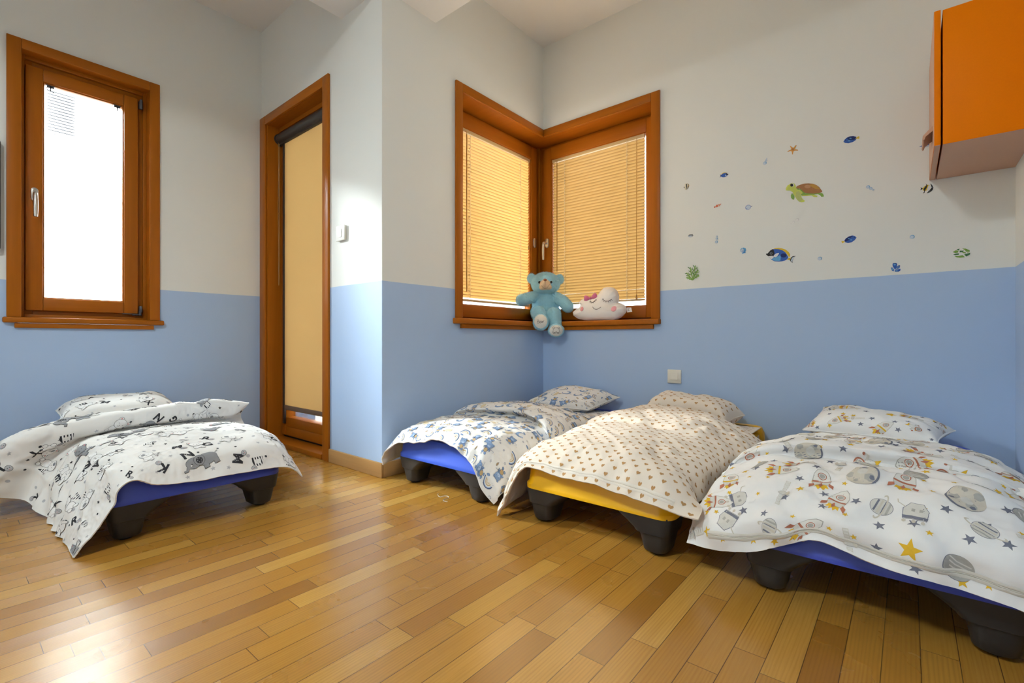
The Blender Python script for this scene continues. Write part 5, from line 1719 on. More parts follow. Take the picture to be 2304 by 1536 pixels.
# ================================================================== sea-life stickers on the back wall (outlines in metres, around each sticker's centre)
TRACED = {
    'turtle': ((-0.409, 1.463), [
        ('green', [(-0.0564, 0.002), (-0.061, -0.0089), (-0.0598, -0.0222), (-0.0518, -0.0328), (-0.0461, -0.0339), (-0.0439, -0.0213), (-0.0473, -0.0089)]),
        ('green', [(0.0589, -0.0257), (0.0728, -0.0221), (0.0803, -0.0274), (0.084, -0.0369), (0.0835, -0.0437), (0.0739, -0.0425), (0.0675, -0.0325)]),
        ('green', [(-0.0405, 0.0288), (-0.0112, 0.0099), (0.0043, -0.0099), (0.0717, -0.0219), (0.0589, -0.0257), (0.0416, -0.0249), (0.0198, -0.0245), (-0.0112, -0.0211), (-0.0157, -0.0099), (-0.0337, 0.0092)]),
        ('lime', [(-0.0112, -0.0172), (0.0198, -0.0207), (0.0416, -0.0249), (0.0578, -0.0344), (0.0546, -0.0401), (0.0416, -0.037), (0.0307, -0.0273), (0.011, -0.026), (-0.0101, -0.022)]),
        ('lime', [(-0.084, 0.0324), (-0.0759, 0.0465), (-0.0678, 0.0494), (-0.061, 0.0539), (-0.0518, 0.0539), (-0.0439, 0.049), (-0.0393, 0.039), (-0.0371, 0.0255), (-0.0292, 0.0135), (-0.0213, 0.0126), (-0.0112, 0.0022), (-0.0068, -0.0078), (-0.0146, -0.0114), (-0.0123, -0.0286), (-0.0057, -0.0402), (0.0027, -0.0489), (-0.0012, -0.0539), (-0.0123, -0.0538), (-0.0235, -0.0485), (-0.0337, -0.035), (-0.0416, -0.0191), (-0.0495, -0.0033), (-0.053, 0.0065), (-0.0632, 0.0164), (-0.0828, 0.021)]),
        ('olive', [(-0.0382, 0.0023), (-0.0269, 0.0079), (-0.0179, -0.0069), (-0.0146, -0.0269), (-0.0079, -0.0398), (-0.0179, -0.0496), (-0.0292, -0.0384), (-0.0382, -0.0211)]),
        ('brown', [(-0.0371, 0.0281), (-0.0325, 0.0337), (-0.0179, 0.0378), (-0.0001, 0.0399), (0.0176, 0.0374), (0.0372, 0.0314), (0.0524, 0.0219), (0.0642, 0.0093), (0.0717, -0.0042), (0.0776, -0.0142), (0.076, -0.0196), (0.0632, -0.0215), (0.0416, -0.0201), (0.0198, -0.0149), (0.0021, -0.0082), (-0.0068, 0.0013), (-0.0135, 0.0116), (-0.0224, 0.018), (-0.0337, 0.0222)]),
        ('tan', [(0.028, 0.0186), (0.0266, 0.015), (0.0228, 0.0127), (0.0173, 0.0121), (0.0112, 0.0133), (0.0057, 0.0162), (0.0018, 0.0201), (0.0005, 0.0243), (0.0018, 0.0279), (0.0057, 0.0303), (0.0112, 0.0308), (0.0173, 0.0296), (0.0228, 0.0267), (0.0266, 0.0228)]),
        ('tan', [(0.0626, 0.0045), (0.06, 0.0029), (0.055, 0.0039), (0.0486, 0.0071), (0.0421, 0.0122), (0.0367, 0.0179), (0.0337, 0.0233), (0.0334, 0.0271), (0.0361, 0.0287), (0.0412, 0.0278), (0.0476, 0.0244), (0.0541, 0.0194), (0.0594, 0.0137), (0.0624, 0.0084)]),
        ('ochre', [(0.0198, 0.028), (0.0372, 0.0295), (0.0589, 0.011), (0.0685, -0.0036), (0.0481, 0.0031), (0.0351, 0.0134)]),
        ('white', [(-0.0456, 0.0415), (-0.0463, 0.0379), (-0.0483, 0.0352), (-0.0513, 0.0341), (-0.0546, 0.0348), (-0.0576, 0.0371), (-0.0596, 0.0406), (-0.0604, 0.0446), (-0.0596, 0.0483), (-0.0576, 0.051), (-0.0546, 0.0521), (-0.0513, 0.0514), (-0.0483, 0.0491), (-0.0463, 0.0455)]),
        ('black', [(-0.0493, 0.0417), (-0.05, 0.0384), (-0.052, 0.0361), (-0.0548, 0.0352), (-0.058, 0.0358), (-0.0608, 0.0379), (-0.0628, 0.0411), (-0.0635, 0.0446), (-0.0628, 0.0479), (-0.0608, 0.0502), (-0.058, 0.0511), (-0.0548, 0.0504), (-0.052, 0.0483), (-0.05, 0.0452)]),
    ]),
    'powder': ((-0.517, 1.144), [
        ('blue', [(-0.0351, 0.0398), (-0.022, 0.0388), (-0.008, 0.0359), (0.0099, 0.0271), (0.0217, 0.0167), (0.0295, 0.0036), (0.0363, -0.0116), (0.0295, -0.022), (0.0197, -0.0265), (0.0059, -0.0295), (-0.01, -0.0295), (-0.028, -0.0259), (-0.0421, -0.0165), (-0.0564, -0.0002), (-0.0381, 0.0068)]),
        ('sky', [(-0.0442, -0.0129), (-0.028, -0.0045), (-0.012, -0.0007), (-0.003, 0.0051), (0.001, -0.0066), (-0.001, -0.0243), (-0.012, -0.0259), (-0.028, -0.0226)]),
        ('navy', [(0.0276, -0.0006), (0.0262, -0.0053), (0.0224, -0.0088), (0.0169, -0.0103), (0.0107, -0.0096), (0.0052, -0.0069), (0.0013, -0.0025), (-0.0, 0.0025), (0.0013, 0.0072), (0.0052, 0.0106), (0.0107, 0.0122), (0.0169, 0.0114), (0.0224, 0.0086), (0.0262, 0.0043)]),
        ('yellow', [(-0.0351, 0.0409), (-0.028, 0.0434), (-0.012, 0.0432), (0.0059, 0.0393), (0.0236, 0.0304), (0.0383, 0.0148), (0.0446, 0.0007), (0.0422, -0.0089), (0.0383, -0.0102), (0.0315, 0.0022), (0.0217, 0.0167), (0.0099, 0.0271), (-0.008, 0.0359)]),
        ('black', [(-0.0692, 0.0206), (-0.0625, 0.0192), (-0.0564, 0.0259), (-0.0482, 0.0351), (-0.0381, 0.0402), (-0.0346, 0.0397), (-0.03, 0.0262), (-0.028, 0.0135), (-0.0351, 0.0025), (-0.0401, 0.0053), (-0.0482, 0.0051), (-0.0574, 0.0039), (-0.0646, 0.0098), (-0.0687, 0.0137)]),
        ('white', [(-0.0564, 0.0032), (-0.0482, 0.0051), (-0.0401, 0.0053), (-0.032, -0.0007), (-0.034, -0.0072), (-0.0442, -0.0118), (-0.0503, -0.0066)]),
        ('white', [(-0.034, 0.0018), (-0.028, 0.0102), (-0.019, 0.0159), (-0.008, 0.0163), (-0.0075, 0.0123), (-0.016, -0.0002), (-0.022, -0.004), (-0.03, -0.0032)]),
        ('grey', [(-0.0386, 0.0176), (-0.0392, 0.015), (-0.0409, 0.013), (-0.0433, 0.0121), (-0.046, 0.0124), (-0.0485, 0.0139), (-0.0502, 0.0162), (-0.0508, 0.019), (-0.0502, 0.0216), (-0.0485, 0.0236), (-0.046, 0.0245), (-0.0433, 0.0242), (-0.0409, 0.0227), (-0.0392, 0.0204)]),
        ('black', [(-0.0408, 0.0184), (-0.0412, 0.0165), (-0.0423, 0.015), (-0.0438, 0.0143), (-0.0455, 0.0145), (-0.0471, 0.0156), (-0.0482, 0.0173), (-0.0485, 0.0193), (-0.0482, 0.0212), (-0.0471, 0.0227), (-0.0455, 0.0234), (-0.0438, 0.0232), (-0.0423, 0.0221), (-0.0412, 0.0204)]),
        ('yellow', [(0.0295, -0.0225), (0.0373, -0.0151), (0.048, -0.0146), (0.0431, -0.0268)]),
        ('black', [(0.049, -0.013), (0.0567, -0.0078), (0.0692, -0.0076), (0.0605, -0.0165), (0.0562, -0.0293), (0.0543, -0.0434), (0.047, -0.0349), (0.0422, -0.0278), (0.0461, -0.0216)]),
        ('pale', [(0.0528, -0.0157), (0.0653, -0.0088), (0.0596, -0.0186), (0.0552, -0.0292), (0.0528, -0.0405), (0.047, -0.0294)]),
    ]),
    'tang_left': ((-0.212, 1.677), [
        ('blue', [(-0.032, -0.0036), (-0.0272, 0.0058), (-0.0174, 0.0137), (-0.0055, 0.0163), (0.0074, 0.0143), (0.018, 0.008), (0.0212, -0.002), (0.0159, -0.0097), (0.0052, -0.0148), (-0.012, -0.0163), (-0.025, -0.0113)]),
        ('navy', [(-0.0207, 0.0093), (-0.0077, 0.0158), (0.0074, 0.0138), (0.0191, 0.0069), (0.0206, -0.0018), (0.0095, -0.0054), (-0.0077, -0.0008), (-0.0163, 0.0028)]),
        ('sky', [(0.0014, 0.0047), (0.0009, 0.0038), (-0.0004, 0.0033), (-0.0023, 0.0033), (-0.0044, 0.0039), (-0.0063, 0.0049), (-0.0077, 0.0061), (-0.0081, 0.0072), (-0.0077, 0.0081), (-0.0063, 0.0086), (-0.0044, 0.0085), (-0.0023, 0.008), (-0.0004, 0.007), (0.0009, 0.0058)]),
        ('sky', [(-0.0036, -0.0064), (-0.0041, -0.0074), (-0.0055, -0.0079), (-0.0076, -0.0079), (-0.0099, -0.0073), (-0.012, -0.0062), (-0.0134, -0.0049), (-0.014, -0.0036), (-0.0134, -0.0026), (-0.012, -0.0021), (-0.0099, -0.0021), (-0.0076, -0.0027), (-0.0055, -0.0038), (-0.0041, -0.0051)]),
        ('blue', [(-0.0118, 0.0029), (-0.0121, 0.0014), (-0.0131, 0.0004), (-0.0145, 0.0001), (-0.016, 0.0005), (-0.0174, 0.0016), (-0.0184, 0.0031), (-0.0187, 0.0048), (-0.0184, 0.0063), (-0.0174, 0.0073), (-0.016, 0.0077), (-0.0145, 0.0073), (-0.0131, 0.0062), (-0.0121, 0.0046)]),
        ('black', [(-0.0209, 0.0014), (-0.0211, 0.0004), (-0.0216, -0.0003), (-0.0224, -0.0005), (-0.0233, -0.0003), (-0.0241, 0.0004), (-0.0246, 0.0014), (-0.0248, 0.0025), (-0.0246, 0.0034), (-0.0241, 0.0041), (-0.0233, 0.0044), (-0.0224, 0.0041), (-0.0216, 0.0035), (-0.0211, 0.0025)]),
        ('yellow', [(0.0148, -0.0008), (0.0223, 0.0042), (0.0308, 0.008), (0.032, 0.0003), (0.0312, -0.0062), (0.0223, -0.0023)]),
    ]),
    'tang_right': ((-0.222, 1.191), [
        ('blue', [(0.0306, 0.0047), (0.0245, 0.0133), (0.0135, 0.0175), (-0.0003, 0.015), (-0.0128, 0.0066), (-0.0185, -0.0029), (-0.0148, -0.0119), (-0.0031, -0.0175), (0.0108, -0.0152), (0.0232, -0.0068)]),
        ('navy', [(0.0177, 0.0152), (0.0039, 0.0151), (-0.0114, 0.0064), (-0.0176, -0.003), (-0.0128, -0.0088), (-0.0003, -0.0036), (0.0066, 0.0073)]),
        ('sky', [(0.0031, 0.006), (0.0032, 0.0049), (0.0026, 0.0036), (0.0014, 0.0024), (-0.0002, 0.0016), (-0.0017, 0.0013), (-0.003, 0.0016), (-0.0037, 0.0024), (-0.0038, 0.0035), (-0.0032, 0.0048), (-0.002, 0.0059), (-0.0004, 0.0067), (0.0011, 0.007), (0.0024, 0.0068)]),
        ('sky', [(0.0133, -0.0037), (0.0129, -0.0047), (0.0118, -0.0054), (0.0103, -0.0056), (0.0085, -0.0054), (0.007, -0.0048), (0.0059, -0.0038), (0.0055, -0.0027), (0.0059, -0.0017), (0.007, -0.001), (0.0085, -0.0008), (0.0103, -0.001), (0.0118, -0.0017), (0.0129, -0.0027)]),
        ('black', [(0.0234, 0.0067), (0.0233, 0.0058), (0.0228, 0.0052), (0.0222, 0.0049), (0.0214, 0.005), (0.0208, 0.0055), (0.0203, 0.0062), (0.0201, 0.0071), (0.0203, 0.008), (0.0208, 0.0086), (0.0214, 0.0089), (0.0222, 0.0088), (0.0228, 0.0084), (0.0233, 0.0076)]),
        ('yellow', [(-0.0148, -0.0075), (-0.0227, -0.0051), (-0.0306, -0.004), (-0.026, -0.0156), (-0.0176, -0.0105)]),
    ]),
    'starfish': ((-0.461, 1.689), [
        ('orange', [(-0.0132, 0.0239), (-0.01, 0.023), (0.0002, 0.012), (0.0038, 0.011), (0.0139, 0.0216), (0.0176, 0.019), (0.0093, 0.0012), (0.0221, -0.0042), (0.0248, -0.008), (0.023, -0.0102), (0.0093, -0.0067), (0.0029, -0.0088), (0.0002, -0.0239), (-0.0031, -0.0236), (-0.0049, -0.0068), (-0.01, -0.0034), (-0.0239, -0.0041), (-0.0248, -0.0012), (-0.0091, 0.0038), (-0.0072, 0.0075)]),
        ('brown', [(0.0057, 0.0011), (0.0051, -0.0015), (0.0036, -0.0033), (0.0014, -0.004), (-0.0011, -0.0034), (-0.0033, -0.0016), (-0.0048, 0.001), (-0.0054, 0.0039), (-0.0048, 0.0065), (-0.0033, 0.0083), (-0.0011, 0.009), (0.0014, 0.0083), (0.0036, 0.0065), (0.0051, 0.004)]),
        ('ochre', [(0.0084, -0.0007), (0.0212, -0.0055), (0.0221, -0.0084), (0.0093, -0.0051)]),
        ('ochre', [(0.0048, 0.0045), (0.0139, 0.0179), (0.0153, 0.0165), (0.0075, 0.0006)]),
    ]),
    'idol': ((0.067, 1.384), [
        ('film', [(-0.0252, 0.0074), (-0.015, 0.0028), (-0.0058, 0.0253), (0.0089, 0.0198), (0.0216, -0.0022), (0.0252, -0.0102), (0.018, -0.0159), (-0.0021, -0.0253), (-0.015, -0.0228), (-0.0168, -0.0065), (-0.0243, -0.0075)]),
        ('yellow', [(-0.0168, 0.0008), (-0.0095, 0.009), (-0.0003, 0.0144), (0.0098, 0.0111), (0.0116, 0.0023), (0.0016, -0.0102), (-0.0095, -0.0129), (-0.015, -0.0081)]),
        ('white', [(0.0043, 0.011), (0.0098, 0.0099), (0.0116, 0.0023), (0.0034, -0.0106), (-0.0021, -0.0119)]),
        ('black', [(-0.0233, 0.007), (-0.0159, 0.0018), (-0.0168, -0.0029), (-0.0246, -0.0062), (-0.0215, 0.0005)]),
        ('black', [(-0.0058, 0.0216), (0.0006, 0.0118), (-0.0021, 0.0002), (-0.0067, -0.0086), (-0.0095, -0.0202), (-0.0144, -0.0229), (-0.0104, -0.0127), (-0.0132, -0.0024), (-0.0076, 0.0062), (-0.003, 0.0126)]),
        ('black', [(0.0089, 0.0179), (0.0161, 0.0098), (0.0207, -0.0032), (0.018, -0.0135), (0.0089, -0.0202), (-0.0025, -0.024), (0.0052, -0.0146), (0.0134, -0.0042), (0.0134, 0.0067)]),
        ('grey', [(0.0171, -0.0013), (0.0169, -0.0023), (0.0164, -0.003), (0.0156, -0.0033), (0.0148, -0.0032), (0.0141, -0.0026), (0.0136, -0.0016), (0.0134, -0.0005), (0.0136, 0.0005), (0.0141, 0.0012), (0.0148, 0.0015), (0.0156, 0.0014), (0.0164, 0.0008), (0.0169, -0.0002)]),
        ('grey', [(0.0061, -0.016), (0.0107, -0.0109), (0.008, -0.0176)]),
    ]),
    'brain': ((0.178, 1.078), [
        ('film', [(0.03, -0.0035), (0.0282, -0.0109), (0.0231, -0.0169), (0.0152, -0.021), (0.0055, -0.0226), (-0.0049, -0.0215), (-0.0148, -0.0177), (-0.0228, -0.0118), (-0.0281, -0.0044), (-0.03, 0.0035), (-0.0281, 0.011), (-0.0228, 0.0171), (-0.0148, 0.0212), (-0.0049, 0.0226), (0.0055, 0.0213), (0.0152, 0.0175), (0.0231, 0.0116), (0.0282, 0.0043)]),
        ('green', [(-0.0277, 0.0078), (-0.017, 0.0141), (-0.0081, 0.0115), (-0.0103, 0.0027), (-0.0192, 0.0022)]),
        ('dgreen', [(-0.0148, 0.0184), (-0.0048, 0.0202), (-0.007, 0.0114)]),
        ('green', [(0.0029, 0.0193), (0.0139, 0.0179), (0.0269, 0.0088), (0.0269, 0.0029), (0.0161, 0.0041), (0.0106, 0.0123)]),
        ('dgreen', [(-0.0048, 0.0111), (0.0095, 0.0094), (0.0051, 0.0039), (-0.0048, 0.0036)]),
        ('green', [(0.0029, 0.0042), (0.0139, 0.0029), (0.015, -0.0032), (0.0051, -0.0006)]),
        ('dgreen', [(-0.0259, -0.0031), (-0.0148, 0.0002), (-0.0059, -0.0008), (-0.0081, -0.0066), (-0.0192, -0.0069)]),
        ('green', [(-0.0215, -0.0112), (-0.0081, -0.0112), (0.0051, -0.0096), (0.0117, -0.0194), (-0.0037, -0.0198), (-0.0148, -0.0165)]),
        ('dgreen', [(0.0095, -0.0071), (0.0204, -0.0039), (0.0287, -0.0018), (0.028, -0.0092), (0.0161, -0.0169)]),
        ('olive', [(0.0182, 0.0024), (0.0278, 0.0013), (0.0204, -0.0024)]),
    ]),
    'sponge': ((-0.044, 1.037), [
        ('blue', [(-0.0114, 0.0179), (-0.0083, 0.0208), (0.003, 0.0203), (0.0057, 0.0161), (0.0042, 0.0034), (-0.0008, -0.0106), (-0.0058, -0.0037), (-0.0109, 0.0081)]),
        ('mid', [(-0.018, 0.0007), (-0.0121, 0.0017), (-0.0046, -0.0103), (-0.0071, -0.0181), (-0.0134, -0.0143)]),
        ('mid', [(0.0047, 0.0049), (0.0117, 0.0081), (0.0167, 0.0054), (0.0142, -0.004), (0.0067, -0.0081), (0.0017, -0.0044)]),
        ('blue', [(0.0067, -0.0097), (0.018, -0.0076), (0.0167, -0.0171), (0.0092, -0.0212), (0.0017, -0.0189)]),
        ('mid', [(-0.0046, -0.0168), (0.0017, -0.0077), (0.008, -0.0115), (0.0092, -0.0206), (-0.0008, -0.0203)]),
        ('sky', [(0.0007, 0.0134), (0.0003, 0.0115), (-0.0008, 0.01), (-0.0024, 0.0093), (-0.0042, 0.0095), (-0.0058, 0.0105), (-0.0069, 0.0122), (-0.0073, 0.0142), (-0.0069, 0.0161), (-0.0058, 0.0176), (-0.0042, 0.0183), (-0.0024, 0.0181), (-0.0008, 0.0171), (0.0003, 0.0154)]),
        ('navy', [(0.003, 0.019), (0.0024, 0.0183), (0.0009, 0.0179), (-0.0013, 0.0178), (-0.0038, 0.0181), (-0.006, 0.0186), (-0.0075, 0.0194), (-0.0081, 0.0201), (-0.0075, 0.0208), (-0.006, 0.0212), (-0.0038, 0.0212), (-0.0013, 0.021), (0.0009, 0.0204), (0.0024, 0.0197)]),
        ('navy', [(0.0165, 0.0064), (0.0161, 0.0057), (0.0152, 0.0052), (0.0138, 0.0051), (0.0122, 0.0052), (0.0108, 0.0057), (0.0098, 0.0063), (0.0095, 0.007), (0.0098, 0.0077), (0.0108, 0.0082), (0.0122, 0.0083), (0.0138, 0.0082), (0.0152, 0.0077), (0.0161, 0.0071)]),
        ('sky', [(-0.0099, -0.0066), (-0.0101, -0.0085), (-0.0107, -0.01), (-0.0116, -0.0108), (-0.0127, -0.0107), (-0.0136, -0.0098), (-0.0142, -0.0081), (-0.0144, -0.0061), (-0.0142, -0.0042), (-0.0136, -0.0027), (-0.0127, -0.0019), (-0.0116, -0.002), (-0.0107, -0.0029), (-0.0101, -0.0046)]),
        ('sky', [(0.0062, -0.0145), (0.006, -0.0158), (0.0055, -0.0167), (0.0047, -0.0172), (0.0038, -0.0171), (0.003, -0.0165), (0.0024, -0.0154), (0.0022, -0.0142), (0.0024, -0.0129), (0.003, -0.012), (0.0038, -0.0115), (0.0047, -0.0116), (0.0055, -0.0122), (0.006, -0.0133)]),
    ]),
    'shell': ((-0.7, 1.193), [
        ('sky', [(-0.0156, 0.0059), (-0.0103, 0.0148), (0.0022, 0.0179), (0.0128, 0.012), (0.0156, 0.0002), (0.0093, -0.0086), (0.0146, -0.0123), (0.0093, -0.0144), (0.004, -0.0137), (-0.0031, -0.0179), (-0.0067, -0.0144), (-0.0031, -0.011), (-0.0121, -0.0042)]),
        ('pale', [(-0.0139, 0.0037), (-0.0049, 0.0142), (0.0022, 0.0076), (0.0004, -0.0114), (-0.0085, -0.0046)]),
        ('blue', [(0.0022, -0.0116), (0.004, 0.015), (0.0057, -0.012)]),
        ('blue', [(-0.0014, -0.012), (-0.0085, 0.0127), (0.0015, -0.0115)]),
        ('blue', [(0.0057, -0.012), (0.0135, 0.0024), (0.0086, -0.0116)]),
    ]),
}
SC = {'green': (0.20, 0.36, 0.07), 'dgreen': (0.045, 0.15, 0.05), 'lime': (0.50, 0.56, 0.11), 'olive': (0.42, 0.46, 0.16), 'brown': (0.33, 0.15, 0.055), 'tan': (0.47, 0.25, 0.12), 'ochre': (0.46, 0.25, 0.045),
      'white': (0.72, 0.72, 0.72), 'black': (0.018, 0.018, 0.02), 'blue': (0.035, 0.11, 0.42), 'sky': (0.12, 0.36, 0.64), 'navy': (0.010, 0.022, 0.13), 'yellow': (0.66, 0.46, 0.03), 'grey': (0.30, 0.32, 0.36),
      'pale': (0.52, 0.60, 0.70), 'orange': (0.58, 0.27, 0.055), 'film': (0.76, 0.76, 0.75), 'mid': (0.10, 0.20, 0.46), 'red': (0.55, 0.10, 0.045), 'ghost': (0.60, 0.60, 0.61), 'cream': (0.70, 0.66, 0.52)}
SM = {}


def smat(c):
    if c not in SM:
        SM[c] = ink('sticker_' + c, SC[c], 0.12, 90)
        SM[c].node_tree.nodes['Principled BSDF'].inputs['Roughness'].default_value = 0.5
    return SM[c]


def sticker(name, label, centre, layers, group=None, rim=0.0013, film='film'):
    cx, cz = centre
    m = MB()
    mats, idx = [], {}

    def mi(c):
        if c not in idx:
            idx[c] = len(mats); mats.append(smat(c))
        return idx[c]

    def lay(c, poly, off):
        v, f = fill([poly], 1.0)
        m.add([(cx + a, YA - off, cz + b) for a, b in v], f, mi(c))
    if rim:
        for c, p in layers:                      # white border of the vinyl
            q = np.array(p); ce = q.mean(0); d = q - ce
            r = np.linalg.norm(d, axis=1, keepdims=True)
            lay(film, (ce + d * (1 + rim / np.maximum(r, 0.002))).tolist(), 0.0005)
    for k, (c, p) in enumerate(layers): lay(c, p, 0.0008 + 0.00012 * k)
    o = at_base(m.build(name, mats), (cx, YA, cz))
    return tag(o, label, 'sticker', group or 'sea-life wall stickers')


T_ = TRACED
sticker('turtle_sticker', 'green turtle sticker with a brown shell, high on the white wall', *T_['turtle'])
sticker('fish_sticker', 'largest fish sticker, blue with black face and yellow back fin', *T_['powder'])
sticker('fish_sticker', 'dark blue fish sticker with yellow tail to the right, beside the cabinet', *T_['tang_left'])
sticker('fish_sticker', 'dark blue fish sticker with yellow tail to the left, lower down the wall', *T_['tang_right'])
sticker('starfish_sticker', 'orange starfish sticker above the turtle', *T_['starfish'])
sticker('fish_sticker', 'black, yellow and white striped fish sticker just under the cabinet', *T_['idol'])
sticker('coral_sticker', 'round green coral sticker with white winding lines at the right', *T_['brain'])
sticker('sponge_sticker', 'cluster of blue tube sponges sticker just above the blue paint', *T_['sponge'])
sticker('shell_sticker', 'light blue scallop shell sticker left of the largest fish', *T_['shell'])


def fishbody(w, h, n=18, back=0.0): return [(w / 2 * math.cos(2 * PI * k / n), h / 2 * math.sin(2 * PI * k / n) * (1 + back * math.cos(2 * PI * k / n))) for k in range(n)]


sticker('fish_sticker', 'small blue fish sticker with a yellow-green back, above the orange clownfish', (-.799, 1.633),
        [('navy', [(-.012, .001), (-.024, .008), (-.020, 0), (-.025, -.011)]), ('yellow', [(x - .001, y + .0025) for x, y in fishbody(.032, .024)]), ('blue', [(x, y - .001) for x, y in fishbody(.036, .023)]),
         ('black', [(.010, .007), (.018, .003), (.023, -.002), (.013, -.004), (.010, 0)]), ('pale', circ(.008, -.004, .0035, .0045, n=10))])
sticker('fish_sticker', 'small black and white banner fish sticker, topmost at the window side', (-1.010, 1.612),
        [('cream', [(-.012, .018), (.004, .018), (.014, .008), (.020, .004), (.012, -.004), (-.006, -.022), (-.014, -.012), (-.012, 0)]), ('black', [(-.018, .002), (-.011, -.002), (-.018, -.006)]),
         ('black', [(-.006, .017), (.000, .014), (.002, -.004), (-.004, -.018), (-.007, -.019), (-.003, -.004)]), ('black', [(.003, .018), (.010, .010), (.011, -.002), (.006, -.013), (.002, -.017), (.006, -.002), (.006, .008)]), ('orange', circ(.008, .001, .0025, n=8))])
sticker('fish_sticker', 'small orange and white clownfish sticker', (-.836, 1.466),
        [('cream', [(-.019, -.004), (-.010, .003), (.004, .008), (.016, .007), (.020, .009), (.017, .001), (.006, -.006), (-.006, -.008), (-.016, -.008)]), ('red', circ(-.015, -.005, .0048, .0042, n=12)), ('red', circ(-.003, -.001, .0052, .0080, n=14)),
         ('red', [(.005, .008), (.011, .007), (.011, -.004), (.006, -.006), (.007, .002)]), ('red', [(.014, .007), (.021, .008), (.016, .001)])])
sticker('fish_sticker', 'small pale blue round fish sticker', (-.673, 1.428),
        [('blue', circ(-.002, 0, .0145, .0135, n=18)), ('pale', circ(-.002, -.0005, .0130, .0120, n=18)), ('navy', [(.012, .002), (.018, .007), (.017, .000)]), ('blue', [(-.013, -.006), (-.008, -.004), (-.004, -.006), (-.010, -.008)])])
sticker('fish_sticker', 'tiny grey and black striped fish sticker at the window side', (-.988, 1.316),
        [('grey', [(x, y) for x, y in fishbody(.030, .018)]), ('pale', circ(-.002, -.003, .011, .005, n=12)), ('grey', [(.013, .001), (.018, .004), (.017, -.003)])] +
        [('black', [(k, .0085), (k + .0022, .0085), (k + .0018, -.003), (k + .0004, -.003)]) for k in (-.009, -.004, .001, .006, .010)])
sticker('ray_sticker', 'blue swimming ray sticker half hidden behind the cabinet', (.066, 1.577),
        [('blue', [(-.028, -.002), (-.014, .004), (0, .006), (.014, .004), (.030, .001), (.018, -.003), (0, -.002), (-.014, -.003)]), ('sky', [(-.012, .002), (0, .004), (.010, .002), (0, -.001)]), ('pale', [(-.012, -.005), (0, -.003), (.012, -.005), (.002, -.010), (-.008, -.009)])])


br = []
rs_ = random.Random(4)
for a_, l_ in ((152, .040), (128, .058), (103, .078), (82, .084), (58, .066), (33, .046)):
    a = R(a_)
    x0, z0 = rs_.uniform(-.004, .004), -.046
    for q, sd in ((0.35, 1), (0.48, -1), (0.60, 1), (0.72, -1), (0.84, 1)):
        bx_, bz = x0 + l_ * q * math.cos(a), z0 + l_ * q * math.sin(a)
        b_ = a + sd * R(rs_.uniform(34, 52)); m_ = l_ * rs_.uniform(.20, .30)
        br.append(('dgreen' if sd > 0 else 'green', line([(bx_, bz), (bx_ + m_ * math.cos(b_), bz + m_ * math.sin(b_))], .0036)))
    br.append(('green', line([(x0, z0), (x0 + l_ * .55 * math.cos(a + .06), z0 + l_ * .55 * math.sin(a + .06)), (x0 + l_ * math.cos(a), z0 + l_ * math.sin(a))], .0055)))
sticker('coral_sticker', 'branching green coral sticker nearest the window, above the blue paint', (-.974, 1.100), br, rim=0)


def bubbles(label, spots, centre, c0='pale', c1='sky'):
    ly = []
    for x, y, r in spots:
        ly += [(c1, circ(x, y, r, n=16)), (c0, circ(x - r * .1, y - r * .1, r * .80, n=16)), (c1, arcband(x, y, r * .72, r, -0.9, 1.2, 8))]
    # one film carries the bubbles
    if len(spots) > 1:
        ly.insert(0, ('film', line([(spots[0][0], spots[0][1]), (spots[-1][0], spots[-1][1])], .0018)))
    return sticker('bubble_sticker', label, centre, ly, rim=0.0007)


bubbles('three blue bubbles in one sticker, left of the starfish', [(-.003, -.011, .0082), (.003, .002, .0050), (.006, .012, .0026)], (-.589, 1.662))
bubbles('three blue bubbles in one sticker, right of the turtle', [(-.010, .008, .0074), (.001, -.002, .0060), (.010, -.010, .0040)], (-.137, 1.424))
bubbles('three blue bubbles in one upright sticker below the clownfish', [(-.001, -.016, .0078), (.001, .002, .0066), (.002, .015, .0044)], (-.841, 1.276))
bubbles('single blue bubble sticker right of the largest fish', [(0, 0, .0090)], (-.342, 1.111))
bubbles('single blue bubble sticker below the cabinet', [(0, 0, .0085)], (.015, 1.171))
bubbles('faint grey bubbles left by a worn sticker under the turtle', [(-.016, -.010, .0035), (-.004, -.003, .0060), (.012, .006, .0078)], (-.453, 1.316), 'film', 'ghost')
# ================================================================== teddy bear on the corner sill


def plush(name, color, scale=260):
    t = NT(name)
    v = t.coord('Object')
    n1, n2 = t.noise(v, 40, 4, 0.6), t.noise(v, scale, 3, 0.7)
    c = t.mix(n1, tuple(x * 0.86 for x in color), tuple(min(1, x * 1.08) for x in color))
    c = t.mix(t.math('MULTIPLY', n2, 0.35), c, tuple(x * 0.6 for x in color))
    t.p(Base_Color=c, Roughness=0.95)
    t.bsdf.inputs['Specular IOR Level'].default_value = 0.1
    t.bsdf.inputs['Sheen Weight'].default_value = 0.5
    t.bsdf.inputs['Sheen Roughness'].default_value = 0.5
    t.bump(n2, 0.5, 0.004)
    return t.mat


M['bear_fur'] = plush('sky_blue_plush', (0.35, 0.66, 0.80))
M['bear_muzzle'] = plush('cream_plush', (0.68, 0.52, 0.34), 320)
M['bear_pad'] = fabric('off_white_velour', (0.70, 0.69, 0.64))
M['stitch'] = plain('dark_stitching', (0.055, 0.03, 0.03), 0.8)
M['bear_nose'] = plain('brown_nose_plastic', (0.21, 0.058, 0.022), 0.3)
M['bear_eye'] = plain('black_glossy_eye', (0.006, 0.006, 0.007), 0.08)

BR = Vector((0.809, 0.588, 0)); BF = Vector((0.588, -0.809, 0)); BZ = Vector((0, 0, 1))
BO = Vector((-2.065, 2.877, 0.0))


